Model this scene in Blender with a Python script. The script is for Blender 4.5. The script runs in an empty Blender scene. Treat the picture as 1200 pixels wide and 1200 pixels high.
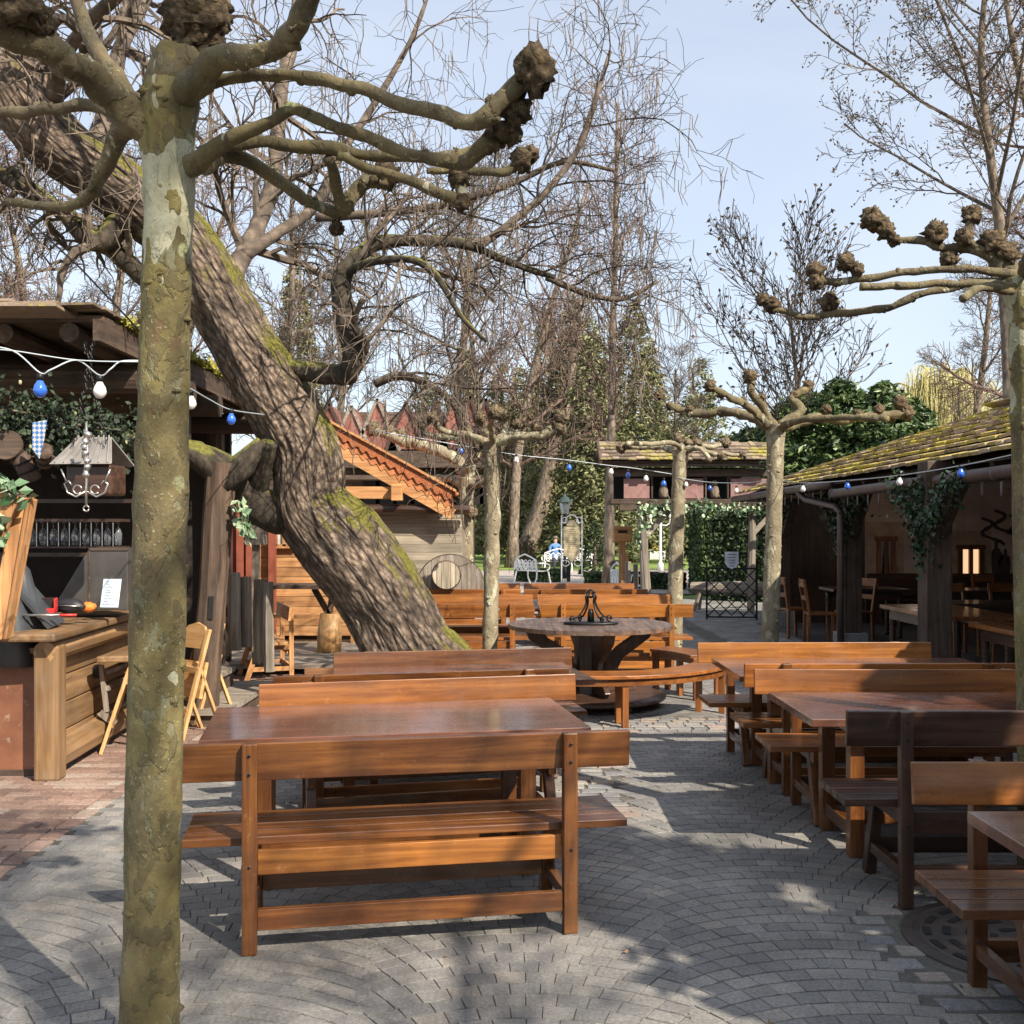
import bpy, bmesh, math, random
import numpy as np
from mathutils import Vector, Matrix, noise, Quaternion
random.seed(7)
S = bpy.context.scene
COL = S.collection
R = math.radians
F = 1250.0
EYE = 1.7
HOR = 622.0
def W(px, py, d):            # a place in the garden from its direction and its distance
    return Vector(((px-600)/F*d, d, EYE-(py-HOR)/F*d))
def D(py, h=0.0):            # distance of a point of known height
    return (EYE-h)*F/(py-HOR)

# ------------------------------------------------------------------ mesh builder
class MB:
    def __init__(s):
        s.v = []; s.f = []; s.r = []; s.m = []
    def add(s, vs, fs, r=None, mi=0):
        b = len(s.v); s.v.extend([tuple(x) for x in vs])
        if r is None: r = random.random()
        for f in fs:
            s.f.append(tuple(b+i for i in f)); s.r.append(r); s.m.append(mi)
        return s
    def box(s, c, d, rot=None, r=None, mi=0, taper=1.0):
        x, y, z = d[0]/2, d[1]/2, d[2]/2
        vs = [Vector((a*x*(taper if k > 0 else 1), b*y*(taper if k > 0 else 1), k*z)) for k in (-1, 1) for a, b in ((-1,-1),(1,-1),(1,1),(-1,1))]
        if rot is not None:
            if isinstance(rot, (int, float)): rot = Matrix.Rotation(rot, 3, 'Z')
            vs = [rot @ v for v in vs]
        c = Vector(c)
        return s.add([v+c for v in vs], [(3,2,1,0),(4,5,6,7),(0,1,5,4),(1,2,6,5),(2,3,7,6),(3,0,4,7)], r, mi)
    def beam(s, a, b, w, h, up=(0,0,1), r=None, mi=0):
        a = Vector(a); b = Vector(b); t = (b-a).normalized(); up = Vector(up)
        if abs(t.dot(up)) > .98: up = Vector((0,1,0))
        sd = t.cross(up).normalized(); u = sd.cross(t)
        vs = [p+sd*(i*w/2)+u*(j*h/2) for p in (a, b) for i, j in ((-1,-1),(1,-1),(1,1),(-1,1))]
        return s.add(vs, [(3,2,1,0),(4,5,6,7),(0,1,5,4),(1,2,6,5),(2,3,7,6),(3,0,4,7)], r, mi)
    def tube(s, pts, rad, n=8, cap=True, r=None, mi=0, bump=0.0, bs=6.0, ridge=0.0, rn=7):
        pts = [Vector(p) for p in pts]; k = len(pts)
        if not hasattr(rad, '__len__'): rad = [rad]*k
        vs = []; N = None
        for i, p in enumerate(pts):
            t = (pts[min(i+1,k-1)]-pts[max(i-1,0)])
            if t.length < 1e-9: t = Vector((0,0,1))
            t.normalize()
            if N is None:
                N = t.orthogonal().normalized()
            else:
                N = N - t*N.dot(t)
                N = N.normalized() if N.length > 1e-6 else t.orthogonal().normalized()
            B = t.cross(N)
            for j in range(n):
                a = 2*math.pi*j/n
                dr = N*math.cos(a)+B*math.sin(a)
                rr = rad[i]
                if bump or ridge:
                    q = p+dr*rr
                    rr *= 1+bump*noise.noise(q*bs)+bump*.5*noise.noise(q*bs*2.7)
                    if callable(ridge): rr *= 1+ridge(p, dr, a, i/k)
                    elif ridge: rr *= 1+ridge*math.sin(a*rn+i*.10+2.2*noise.noise(p*.8+dr*.6))+ridge*.5*math.sin(a*(rn*2+1)-i*.13)
                vs.append(p+dr*rr)
        fs = []
        for i in range(k-1):
            for j in range(n):
                a = i*n+j; b = i*n+(j+1)%n
                fs.append((a, b, b+n, a+n))
        if cap:
            if n > 4 or True:
                fs.append(tuple(range(n-1,-1,-1))); fs.append(tuple(range((k-1)*n, k*n)))
        return s.add(vs, fs, r, mi)
    def lathe(s, prof, c=(0,0,0), n=24, r=None, mi=0, rot=None, sx=1, sy=1):
        c = Vector(c); vs = []
        for rr, z in prof:
            for j in range(n):
                a = 2*math.pi*j/n
                v = Vector((rr*math.cos(a)*sx, rr*math.sin(a)*sy, z))
                if rot is not None: v = rot @ v
                vs.append(v+c)
        k = len(prof); fs = []
        for i in range(k-1):
            for j in range(n):
                a = i*n+j; b = i*n+(j+1)%n
                fs.append((a, b, b+n, a+n))
        fs.append(tuple(range(n-1,-1,-1))); fs.append(tuple(range((k-1)*n, k*n)))
        return s.add(vs, fs, r, mi)
    def prism(s, poly, off, r=None, mi=0):     # polygon (3D points) extruded by vector
        off = Vector(off); n = len(poly); P = [Vector(p) for p in poly]
        fs = [tuple(range(n-1,-1,-1)), tuple(range(n, 2*n))]+[(i,(i+1)%n,(i+1)%n+n,i+n) for i in range(n)]
        return s.add(P+[p+off for p in P], fs, r, mi)
    def blob(s, c, rad, seed=0, amp=.25, fr=2.2, nu=16, nv=10, r=None, mi=0, sc=(1,1,1)):
        c = Vector(c); vs = []; o = Vector((seed*3.1, seed*1.7, seed*.9))
        for i in range(nv+1):
            th = math.pi*i/nv
            for j in range(nu):
                ph = 2*math.pi*j/nu
                d = Vector((math.sin(th)*math.cos(ph)*sc[0], math.sin(th)*math.sin(ph)*sc[1], math.cos(th)*sc[2]))
                k = 1+amp*noise.noise(d*fr+o)*1.6+amp*.9*(0.5-noise.cell(d*fr*2.2+o) )+amp*.6*noise.noise(d*fr*4+o)
                vs.append(c+d*rad*k)
        fs = []
        for i in range(nv):
            for j in range(nu):
                a = i*nu+j; b = i*nu+(j+1)%nu
                fs.append((a, a+nu, b+nu, b))
        return s.add(vs, fs, r, mi)
    def leaf(s, c, w, l, dr=None, r=None, mi=0):
        c = Vector(c)
        d = Vector(dr) if dr is not None else Vector((random.gauss(0,1), random.gauss(0,1), random.gauss(0,1)))
        d.normalize(); n = Vector((random.gauss(0,1), random.gauss(0,1), random.gauss(0,1))); sd = d.cross(n)
        if sd.length < 1e-4: sd = d.orthogonal()
        sd.normalize(); u = d.cross(sd)
        return s.add([c-d*l*.5, c+sd*w*.5+u*w*.12, c+d*l*.5, c-sd*w*.5+u*w*.12], [(0,1,2,3)], r, mi)
    def build(s, name, mats, parent=None, smooth=False, bevel=0, loc=None, auto=None):
        me = bpy.data.meshes.new(name)
        nv = len(s.v); nf = len(s.f)
        me.vertices.add(nv)
        me.vertices.foreach_set('co', np.array(s.v, dtype=np.float32).ravel())
        lt = np.array([len(f) for f in s.f], dtype=np.int32)
        ls = np.zeros(nf, dtype=np.int32)
        if nf: ls[1:] = np.cumsum(lt)[:-1]
        flat = np.fromiter((i for f in s.f for i in f), dtype=np.int32, count=int(lt.sum()) if nf else 0)
        me.loops.add(len(flat)); me.loops.foreach_set('vertex_index', flat)
        me.polygons.add(nf); me.polygons.foreach_set('loop_start', ls); me.polygons.foreach_set('loop_total', lt)
        me.update(calc_edges=True); 
        at = me.attributes.new('rnd', 'FLOAT', 'FACE'); at.data.foreach_set('value', np.array(s.r, dtype=np.float32))
        if not isinstance(mats, (list, tuple)): mats = [mats]
        for m in mats: me.materials.append(m)
        if len(mats) > 1: me.polygons.foreach_set('material_index', np.array(s.m, dtype=np.int32))
        me.polygons.foreach_set('use_smooth', np.full(nf, bool(smooth)))
        me.validate()
        o = bpy.data.objects.new(name, me); COL.objects.link(o)
        if parent is not None: o.parent = parent
        if loc is not None: o.location = loc
        if bevel:
            b = o.modifiers.new('bevel', 'BEVEL'); b.width = bevel; b.segments = 2; b.limit_method = 'ANGLE'
        return o

def tag(o, label=None, cat=None, group=None, kind=None):
    if label: o['label'] = label
    if cat: o['category'] = cat
    if group: o['group'] = group
    if kind: o['kind'] = kind
    return o
def thing(name, label, cat, loc=(0,0,0), rz=0, group=None):
    o = bpy.data.objects.new(name, None); COL.objects.link(o)
    o.empty_display_size = .2
    o.location = loc; o.rotation_euler = (0,0,rz)
    return tag(o, label, cat, group)
def copy_tree(o, parent=None):
    c = o.copy(); COL.objects.link(c)
    if parent is not None: c.parent = parent
    for ch in [x for x in S.objects if x.parent == o]: copy_tree(ch, c)
    return c
def dup(o, loc, rz=0, label=None, group=None, scale=None):
    c = copy_tree(o); c.location = loc; c.rotation_euler = (0,0,rz)
    if label: c['label'] = label
    if group: c['group'] = group
    if scale is not None: c.scale = scale if hasattr(scale, '__len__') else (scale,)*3
    return c
def swapmat(root, pairs):     # another colour for a copied thing
    for ch in [x for x in S.objects if x.parent == root]:
        if ch.type == 'MESH' and ch.data.materials and ch.data.materials[0] in pairs:
            ch.material_slots[0].link = 'OBJECT'; ch.material_slots[0].material = pairs[ch.data.materials[0]]
        swapmat(ch, pairs)

# ------------------------------------------------------------------ materials
class NT:
    def __init__(s, name):
        s.mat = bpy.data.materials.new(name); s.mat.use_nodes = True
        s.t = s.mat.node_tree; s.n = s.t.nodes; s.l = s.t.links
        s.p = s.n['Principled BSDF']; s.tc = s.n.new('ShaderNodeTexCoord')
    def set(s, **k):
        for a, b in k.items():
            i = s.p.inputs[a.replace('_', ' ')]
            if hasattr(b, 'links') or hasattr(b, 'is_linked'): s.l.new(b, i)
            else: i.default_value = b
        return s
    def co(s, scale=(1,1,1), kind='Object', shift=None):
        m = s.n.new('ShaderNodeMapping'); m.inputs['Scale'].default_value = scale
        src = s.tc.outputs[kind]
        if shift is not None:
            a = s.n.new('ShaderNodeVectorMath'); a.operation = 'ADD'
            s.l.new(src, a.inputs[0]); s.l.new(shift, a.inputs[1]); src = a.outputs[0]
        s.l.new(src, m.inputs['Vector']); return m.outputs[0]
    def noise(s, vec, scale=5, detail=4, rough=.55, dist=0, out=0):
        n = s.n.new('ShaderNodeTexNoise'); n.inputs['Scale'].default_value = scale
        n.inputs['Detail'].default_value = detail; n.inputs['Roughness'].default_value = rough; n.inputs['Distortion'].default_value = dist
        s.l.new(vec, n.inputs['Vector']); return n.outputs[out]
    def vor(s, vec, scale=5, feat='F1', out='Distance', rnd=1):
        n = s.n.new('ShaderNodeTexVoronoi'); n.feature = feat; n.inputs['Scale'].default_value = scale
        n.inputs['Randomness'].default_value = rnd
        s.l.new(vec, n.inputs['Vector']); return n.outputs[out]
    def ramp(s, fac, stops, interp='LINEAR'):
        n = s.n.new('ShaderNodeValToRGB'); n.color_ramp.interpolation = interp
        e = n.color_ramp.elements
        while len(e) < len(stops): e.new(.5)
        for i, (p, c) in enumerate(stops):
            e[i].position = p
            e[i].color = (c, c, c, 1) if isinstance(c, (int, float)) else (*c, 1)
        s.l.new(fac, n.inputs[0]); return n.outputs[0]
    def mix(s, fac, a, b, mode='MIX'):
        n = s.n.new('ShaderNodeMix'); n.data_type = 'RGBA'; n.blend_type = mode
        for k, v in ((0, fac), (6, a), (7, b)):
            if hasattr(v, 'is_linked'): s.l.new(v, n.inputs[k])
            else: n.inputs[k].default_value = v if k == 0 else (*v, 1)
        return n.outputs[2]
    def math(s, op, a, b=0.0, c=None):
        n = s.n.new('ShaderNodeMath'); n.operation = op
        for k, v in enumerate((a, b) if c is None else (a, b, c)):
            if hasattr(v, 'is_linked'): s.l.new(v, n.inputs[k])
            else: n.inputs[k].default_value = v
        return n.outputs[0]
    def rnd(s):
        n = s.n.new('ShaderNodeAttribute'); n.attribute_name = 'rnd'; return n.outputs['Fac']
    def orand(s):
        return s.n.new('ShaderNodeObjectInfo').outputs['Random']
    def sep(s, vec):
        n = s.n.new('ShaderNodeSeparateXYZ'); s.l.new(vec, n.inputs[0]); return n.outputs
    def normal(s):
        return s.n.new('ShaderNodeNewGeometry').outputs['Normal']
    def bump(s, h, strength=.3, dist=.01):
        n = s.n.new('ShaderNodeBump'); n.inputs['Strength'].default_value = strength; n.inputs['Distance'].default_value = dist
        s.l.new(h, n.inputs['Height']); s.l.new(n.outputs[0], s.p.inputs['Normal']); return s
    def done(s): return s.mat

def wood(name, c1, c2, axis='X', rough=.35, weather=0.0, bump=.15, coat=0.0, scale=1.0, dark=.5):
    m = NT(name)
    r = m.math('ADD', m.math('MULTIPLY', m.rnd(), 9.0), m.math('MULTIPLY', m.orand(), 17.0))
    cb = m.n.new('ShaderNodeCombineXYZ')
    for k in range(3): m.l.new(r, cb.inputs[k])
    sc = {'X': (1.2,22,22), 'Y': (22,1.2,22), 'Z': (22,22,1.2)}[axis]
    sc = tuple(a*scale for a in sc)
    g = m.noise(m.co(sc, shift=cb.outputs[0]), 1, 7, .6, .6)
    fine = m.noise(m.co(tuple(a*6 for a in sc), shift=cb.outputs[0]), 1, 3, .6)
    big = m.noise(m.co((1.3,1.3,1.3), shift=cb.outputs[0]), 1.3, 3, .5)
    col = m.ramp(g, [(.25, tuple(a*dark for a in c1)), (.45, c1), (.7, c2)])
    hv = m.math('ADD', m.math('MULTIPLY', m.rnd(), .35), .8)
    col = m.mix(1.0, col, m.ramp(big, [(.3, .72), (.7, 1.2)]), 'MULTIPLY')
    cc = m.n.new('ShaderNodeCombineXYZ')
    for k in range(3): m.l.new(hv, cc.inputs[k])
    col = m.mix(1.0, col, cc.outputs[0], 'MULTIPLY')
    col = m.mix(m.ramp(fine, [(.56, 0.0), (.75, .45)]), col, tuple(a*.35 for a in c1))
    if coat:      # worn, rubbed spots in the varnish
        col = m.mix(m.ramp(m.noise(m.co((5,5,5), shift=cb.outputs[0]), 3, 8, .75), [(.60,0.0), (.70,.32)]), col, tuple(min(1,a*1.25+.07) for a in c2))
        col = m.mix(m.ramp(m.noise(m.co((2,2,2), shift=cb.outputs[0]), 2.2, 8, .7), [(.58,0.0), (.72,.5)]), col, tuple(a*.45 for a in c1))
    if weather:
        col = m.mix(m.ramp(m.noise(m.co((2.5,2.5,2.5)), 2, 6, .65), [(.42, 0.0), (.7, weather)]), col, (.22,.19,.16))
    m.set(Base_Color=col, Roughness=m.ramp(m.noise(m.co((3,3,3)), 2, 6, .65), [(.3, max(.05,rough-.12)), (.7, rough+.18)]))
    if coat: m.set(Coat_Weight=coat, Coat_Roughness=.12)
    m.bump(g, bump, .006)
    return m.done()
RB1, RB2 = (.10,.034,.010), (.215,.084,.021)
HB1, HB2 = (.27,.095,.018), (.44,.175,.036)
MAH = {a: wood('varnished_mahogany_'+a, RB1, RB2, a, .3, 0, .12, .35) for a in 'XYZ'}
HON = {a: wood('varnished_honey_wood_'+a, HB1, HB2, a, .34, 0, .12, .25) for a in 'XYZ'}
MID = {a: wood('varnished_chestnut_'+a, (.20,.068,.017), (.36,.135,.032), a, .33, 0, .12, .3) for a in 'XYZ'}
DRK = {a: wood('dark_stained_wood_'+a, (.045,.022,.014), (.10,.048,.028), a, .4, 0, .15, .15) for a in 'XYZ'}
WEA = {a: wood('weathered_grey_wood_'+a, (.20,.165,.13), (.38,.33,.27), a, .8, .4, .5) for a in 'XYZ'}
OLD = {a: wood('old_brown_timber_'+a, (.055,.034,.022), (.13,.08,.05), a, .75, .15, .5) for a in 'XYZ'}
ORG = {a: wood('warm_planks_'+a, (.42,.20,.075), (.62,.34,.14), a, .6, .1, .3) for a in 'XYZ'}
RUS = {a: wood('rustic_counter_wood_'+a, (.20,.11,.045), (.36,.215,.10), a, .55, .25, .5, scale=.6) for a in 'XYZ'}
PIN = {a: wood('light_beech_'+a, (.50,.28,.11), (.66,.42,.2), a, .5, 0, .1) for a in 'XYZ'}

def plain(name, c, rough=.6, metal=0.0, var=.25, sc=6.0, bump=0.0, **k):
    m = NT(name)
    n = m.noise(m.co((1,1,1)), sc, 5, .6)
    m.set(Base_Color=m.mix(1.0, c, m.ramp(n, [(.3, 1-var), (.7, 1+var)]), 'MULTIPLY'), Roughness=rough, Metallic=metal, **k)
    if bump: m.bump(n, bump, .01)
    return m.done()
IRON = plain('black_wrought_iron', (.02,.02,.022), .45, .6)
SILVER = plain('tarnished_silver_metal', (.55,.53,.5), .35, .9)
GUTTER = plain('brown_painted_gutter', (.10,.068,.06), .45, .3)
WHITE = plain('white_paint', (.75,.75,.73), .5, 0, .08)
DARKM = plain('dark_opening', (.012,.011,.011), .9, 0, .1)
CABLE = plain('pale_cable', (.42,.47,.5), .5, 0, .1)
GLASSY = plain('dim_glass', (.5,.55,.6), .1, 0, .1, Transmission_Weight=.8)

def bark_plane(name='plane_tree_bark', far=False, limb=False):
    m = NT(name)
    co = m.co((1,1,.8)); z = m.sep(m.tc.outputs['Object'])[2]
    n1 = m.noise(co, 7, 8, .68, .3); n0 = m.noise(m.co((1,1,.5)), 1.7, 5, .6)
    if far: base = m.ramp(n1, [(.3,(.13,.105,.065)), (.5,(.24,.20,.13)), (.7,(.36,.31,.21))])
    else:
        base = m.ramp(n1, [(.3,(.085,.065,.034)), (.5,(.17,.135,.066)), (.7,(.27,.22,.115))])
        base = m.mix(m.ramp(n0, [(.40,0.0), (.58,.8)]), base, m.ramp(n1, [(.3,(.13,.105,.03)), (.7,(.30,.255,.075))]))
    # overlapping older plates: dark olive, grey green, rusty brown with sharp edges
    q1 = m.noise(m.co((1,1,.6)), 12, 4, .55, .6); q2 = m.noise(m.co((1,1,.45)), 19, 5, .6, .4)
    if not far:
        base = m.mix(m.ramp(q1, [(.54,0.0), (.555,.62)]), base, m.ramp(n1, [(.3,(.06,.052,.026)), (.7,(.15,.125,.06))]))
        base = m.mix(m.ramp(q2, [(.60,0.0), (.615,.6)]), base, m.ramp(n1, [(.3,(.16,.165,.10)), (.7,(.30,.30,.20))]))
        base = m.mix(m.ramp(q2, [(.36,.55), (.385,0.0)]), base, (.16,.09,.045))
        if limb: base = m.mix(.55, base, m.ramp(n1, [(.3,(.055,.042,.028)), (.7,(.17,.135,.09))]))
    # flaking cream patches, mostly high on the trunk
    pn = m.noise(m.co((1,1,.5)), 9.0, 3.5, .5, .5)
    if far: mask = m.ramp(pn, [(.56,0.0), (.575,1.0)])
    elif limb: mask = m.ramp(pn, [(.66,0.0), (.675,.8)])
    else:
        band = m.math('MAXIMUM', m.math('SUBTRACT', 1.0, m.math('MULTIPLY', m.math('ABSOLUTE', m.math('SUBTRACT', z, 2.66)), 2.0)), 0.0)
        mask = m.ramp(m.math('ADD', pn, m.math('MULTIPLY', m.math('POWER', band, .5), .26)), [(.705,0.0), (.712,1.0)])
    cream = m.ramp(m.noise(co, 14, 5, .6), [(.35,(.38,.37,.24)), (.65,(.55,.54,.39))])
    base = m.mix(m.math('MULTIPLY', mask, .95 if not far else .7), base, cream)
    # crusty pale lichen: fine specks in drifts and a few irregular rosettes
    sn = m.noise(m.co((1,1,1)), 75, 3, .6)
    spm = m.math('MULTIPLY', m.ramp(sn, [(.60,0.0), (.66,.85)]), m.ramp(m.noise(co, 3.1, 4, .6), [(.42,0.0), (.58,1.0)]))
    base = m.mix(spm, base, (.44,.42,.24))
    wob = m.n.new('ShaderNodeVectorMath'); wob.operation = 'ADD'
    wn = m.n.new('ShaderNodeVectorMath'); wn.operation = 'SCALE'; wn.inputs['Scale'].default_value = .035
    m.l.new(m.noise(m.co((1,1,1)), 22, 5, .7, 0, 1), wn.inputs[0]); m.l.new(m.tc.outputs['Object'], wob.inputs[0]); m.l.new(wn.outputs[0], wob.inputs[1])
    v = m.n.new('ShaderNodeTexVoronoi'); v.inputs['Scale'].default_value = 5.5; m.l.new(wob.outputs[0], v.inputs['Vector'])
    cc_ = m.n.new('ShaderNodeSeparateColor'); m.l.new(v.outputs['Color'], cc_.inputs[0])
    ros = m.math('MULTIPLY', m.math('MULTIPLY', m.ramp(v.outputs['Distance'], [(.10,1.0), (.16,0.0)]), m.ramp(sn, [(.40,.15), (.55,1.0)])), m.ramp(cc_.outputs[0], [(.62,0.0), (.66,1.0)]))
    base = m.mix(ros, base, (.33,.35,.19))
    m.set(Base_Color=base, Roughness=.85)
    h = m.math('ADD', m.math('ADD', m.noise(co, 22, 8, .7), m.math('MULTIPLY', mask, -.5)), m.math('MULTIPLY', spm, .4))
    h = m.math('ADD', h, m.math('ADD', m.ramp(q1, [(.53,.0), (.56,.35)]), m.ramp(q2, [(.59,.3), (.62,.0)])))
    m.bump(h, .8, .014); return m.done()
PLANE = bark_plane(); PLANE2 = bark_plane('pale_plane_tree_bark', True); PLANEL = bark_plane('plane_limb_bark', False, True)
def bark(name, c1, c2, moss=0.0, zs=.35, sc=9, mosscol=(.16,.15,.03), bstr=1.0, nz=.25):
    m = NT(name)
    co = m.co((1,1,zs))
    n1 = m.noise(co, sc, 8, .7, .5); v = m.vor(m.co((1,1,zs)), sc*1.6, 'F1')
    col = m.ramp(n1, [(.3, tuple(a*.45 for a in c1)), (.48, c1), (.7, c2)])
    col = m.mix(m.ramp(v, [(.35,0.0), (.75,.7)]), col, tuple(a*.35 for a in c1))
    if moss:
        nn = m.sep(m.normal())
        up = m.math('ADD', m.math('MULTIPLY', nn[2], .55), m.math('MULTIPLY', m.noise(m.co((1,1,1)), 1.7, 6, .65), 1.0))
        mk = m.ramp(up, [(.92-moss*.2,0.0), (1.02-moss*.2,1.0)])
        mc = m.ramp(m.noise(m.co((1,1,1)), 30, 5, .6), [(.3, tuple(a*.35 for a in mosscol)), (.65, tuple(a*1.5 for a in mosscol))])
        col = m.mix(mk, col, mc)
    m.set(Base_Color=col, Roughness=.92)
    m.bump(m.math('SUBTRACT', n1, m.math('MULTIPLY', v, .5)), bstr, .04); return m.done()
def old_bark():
    m = NT('old_furrowed_bark')
    m1 = m.n.new('ShaderNodeAttribute'); m1.attribute_name = 'grain'
    def al(sc):
        q = m.n.new('ShaderNodeMapping'); q.inputs['Scale'].default_value = sc; m.l.new(m1.outputs['Vector'], q.inputs[0]); return q.outputs[0]
    n1 = m.noise(al((1,1,.38)), 10, 9, .74, .4); v = m.vor(al((1,1,.5)), 24, 'F1'); v2 = m.vor(al((1,1,.2)), 8, 'DISTANCE_TO_EDGE')
    big = m.noise(m.co((1,1,1)), 1.2, 4, .6)
    col = m.ramp(n1, [(.32,(.085,.062,.045)), (.47,(.245,.18,.13)), (.68,(.39,.30,.23))])
    col = m.mix(m.ramp(v, [(.3,0.0), (.7,.75)]), col, (.05,.037,.028))
    col = m.mix(m.ramp(v2, [(.0,.6), (.09,0.0)]), col, (.04,.03,.024))
    col = m.mix(1.0, col, m.ramp(big, [(.35,.7), (.65,1.2)]), 'MULTIPLY')
    gr = m.ramp(m.noise(m.co((1,1,1)), 60, 3, .7), [(.35,.75), (.65,1.25)]); col = m.mix(1.0, col, gr, 'MULTIPLY')
    nn = m.sep(m.normal())
    up = m.math('ADD', m.math('ADD', m.math('MULTIPLY', nn[2], .42), m.math('MULTIPLY', nn[0], .22)), m.noise(m.co((1,1,1)), 1.6, 6, .68))
    mk = m.ramp(up, [(.81,0.0), (.89,1.0)])
    mc = m.ramp(m.noise(m.co((1,1,1)), 34, 6, .7), [(.3,(.05,.05,.01)), (.5,(.17,.155,.022)), (.7,(.235,.215,.045))])
    col = m.mix(mk, col, mc)
    m.set(Base_Color=col, Roughness=.93)
    h = m.math('ADD', m.math('SUBTRACT', n1, m.math('MULTIPLY', v, .8)), m.ramp(v2, [(0,0.0), (.12,.5)]))
    m.bump(h, 1.0, .06); return m.done()
OLDBARK = old_bark()
TWIG = bark('bare_twig_bark', (.13,.10,.075), (.26,.205,.155), 0, 1, 6, bstr=.3)
TWIGR = bark('reddish_twig_bark', (.16,.10,.08), (.30,.20,.16), 0, 1, 6, bstr=.3)
PALEBARK = bark('pale_trunk_bark', (.20,.155,.115), (.37,.30,.23), 0, .4, 6, bstr=.6)
KNOB2 = bark('pale_burr_bark', (.20,.15,.09), (.38,.30,.19), 0, 1, 26, bstr=.8)
KNOB = bark('burr_knob_bark', (.17,.12,.065), (.36,.27,.16), 0, 1, 26, bstr=1.0)
MOSSB = bark('mossy_limb_bark', (.05,.04,.027), (.12,.095,.06), .75, .6, 9, (.13,.125,.025), .8)
def leafmat(name, c1, c2, gloss=.5, trans=.15):
    m = NT(name)
    m.set(Base_Color=m.ramp(m.rnd(), [(0,c1), (1,c2)]), Roughness=gloss, Transmission_Weight=0.0)
    m.p.inputs['Subsurface Weight'].default_value = 0
    return m.done()
IVY = leafmat('ivy_leaf', (.02,.06,.018), (.10,.19,.07), .35)
IVYW = leafmat('variegated_ivy_leaf', (.05,.13,.05), (.45,.55,.36), .4)
CONIF = leafmat('conifer_foliage', (.06,.075,.028), (.25,.25,.11), .7)
CONIF2 = leafmat('olive_conifer_foliage', (.10,.10,.04), (.36,.33,.16), .7)
LAUREL = leafmat('laurel_foliage', (.02,.045,.014), (.12,.18,.055), .4)
WILLOW = leafmat('yellow_willow_twigs', (.30,.27,.09), (.56,.50,.22), .7)
HEDGE = leafmat('clipped_hedge_foliage', (.018,.038,.014), (.06,.095,.03), .6)
PETAL = leafmat('cream_flower_petals', (.55,.52,.38), (.8,.78,.62), .6)
CATKIN = leafmat('pale_catkins', (.35,.29,.18), (.6,.52,.36), .7)
# ------------------------------------------------------------------ camera, sky, sun
cam = bpy.data.cameras.new('camera'); co_ = bpy.data.objects.new('camera', cam); COL.objects.link(co_)
co_.location = (0,0,EYE); co_.rotation_euler = (R(90),0,0)
cam.sensor_width = 36; cam.lens = 36*F/1200; cam.shift_y = (HOR-600)/1200; cam.clip_end = 3000; cam.clip_start = .05
S.camera = co_
wd = bpy.data.worlds.new('World'); S.world = wd; wd.use_nodes = True
SUN_EL, SUN_AZ = 40.0, 138.0       # azimuth measured from +Y (ahead) clockwise: behind, to the right
sk = wd.node_tree.nodes.new('ShaderNodeTexSky'); sk.sky_type = 'NISHITA'; sk.sun_disc = False
sk.sun_elevation = R(SUN_EL); sk.sun_rotation = R(SUN_AZ); sk.air_density = 1.0; sk.dust_density = 1.5; sk.ozone_density = 1.0; sk.altitude = 200
bg = wd.node_tree.nodes['Background']; bg.inputs['Strength'].default_value = .115
# thin high cirrus veil over the blue
wn_ = wd.node_tree.nodes; wl_ = wd.node_tree.links
tcw = wn_.new('ShaderNodeTexCoord'); mpw = wn_.new('ShaderNodeMapping'); mpw.inputs['Scale'].default_value = (1,1,2.2); wl_.new(tcw.outputs['Generated'], mpw.inputs[0])
nzw = wn_.new('ShaderNodeTexNoise'); nzw.inputs['Scale'].default_value = 1.8; nzw.inputs['Detail'].default_value = 6; nzw.inputs['Distortion'].default_value = .8; wl_.new(mpw.outputs[0], nzw.inputs['Vector'])
rpw = wn_.new('ShaderNodeMapRange'); rpw.inputs['From Min'].default_value = .35; rpw.inputs['From Max'].default_value = .7; rpw.inputs['To Min'].default_value = .42; rpw.inputs['To Max'].default_value = .66; wl_.new(nzw.outputs[0], rpw.inputs[0])
mxw = wn_.new('ShaderNodeMix'); mxw.data_type = 'RGBA'; mxw.inputs[7].default_value = (5.0,5.35,5.9,1); wl_.new(rpw.outputs[0], mxw.inputs[0]); wl_.new(sk.outputs[0], mxw.inputs[6]); wl_.new(mxw.outputs[2], bg.inputs[0])
sl = bpy.data.lights.new('sun', 'SUN'); sl.energy = 5.0; sl.angle = R(.5); sl.color = (1,.90,.76)
so = bpy.data.objects.new('sun', sl); COL.objects.link(so)
sd_ = Vector((math.sin(R(SUN_AZ))*math.cos(R(SUN_EL)), math.cos(R(SUN_AZ))*math.cos(R(SUN_EL)), math.sin(R(SUN_EL))))
so.rotation_euler = sd_.to_track_quat('Z', 'Y').to_euler(); so.location = (10,-10,20)
S.view_settings.view_transform = 'Standard'; S.view_settings.look = 'None'; S.view_settings.exposure = .78; S.view_settings.gamma = 1

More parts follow.
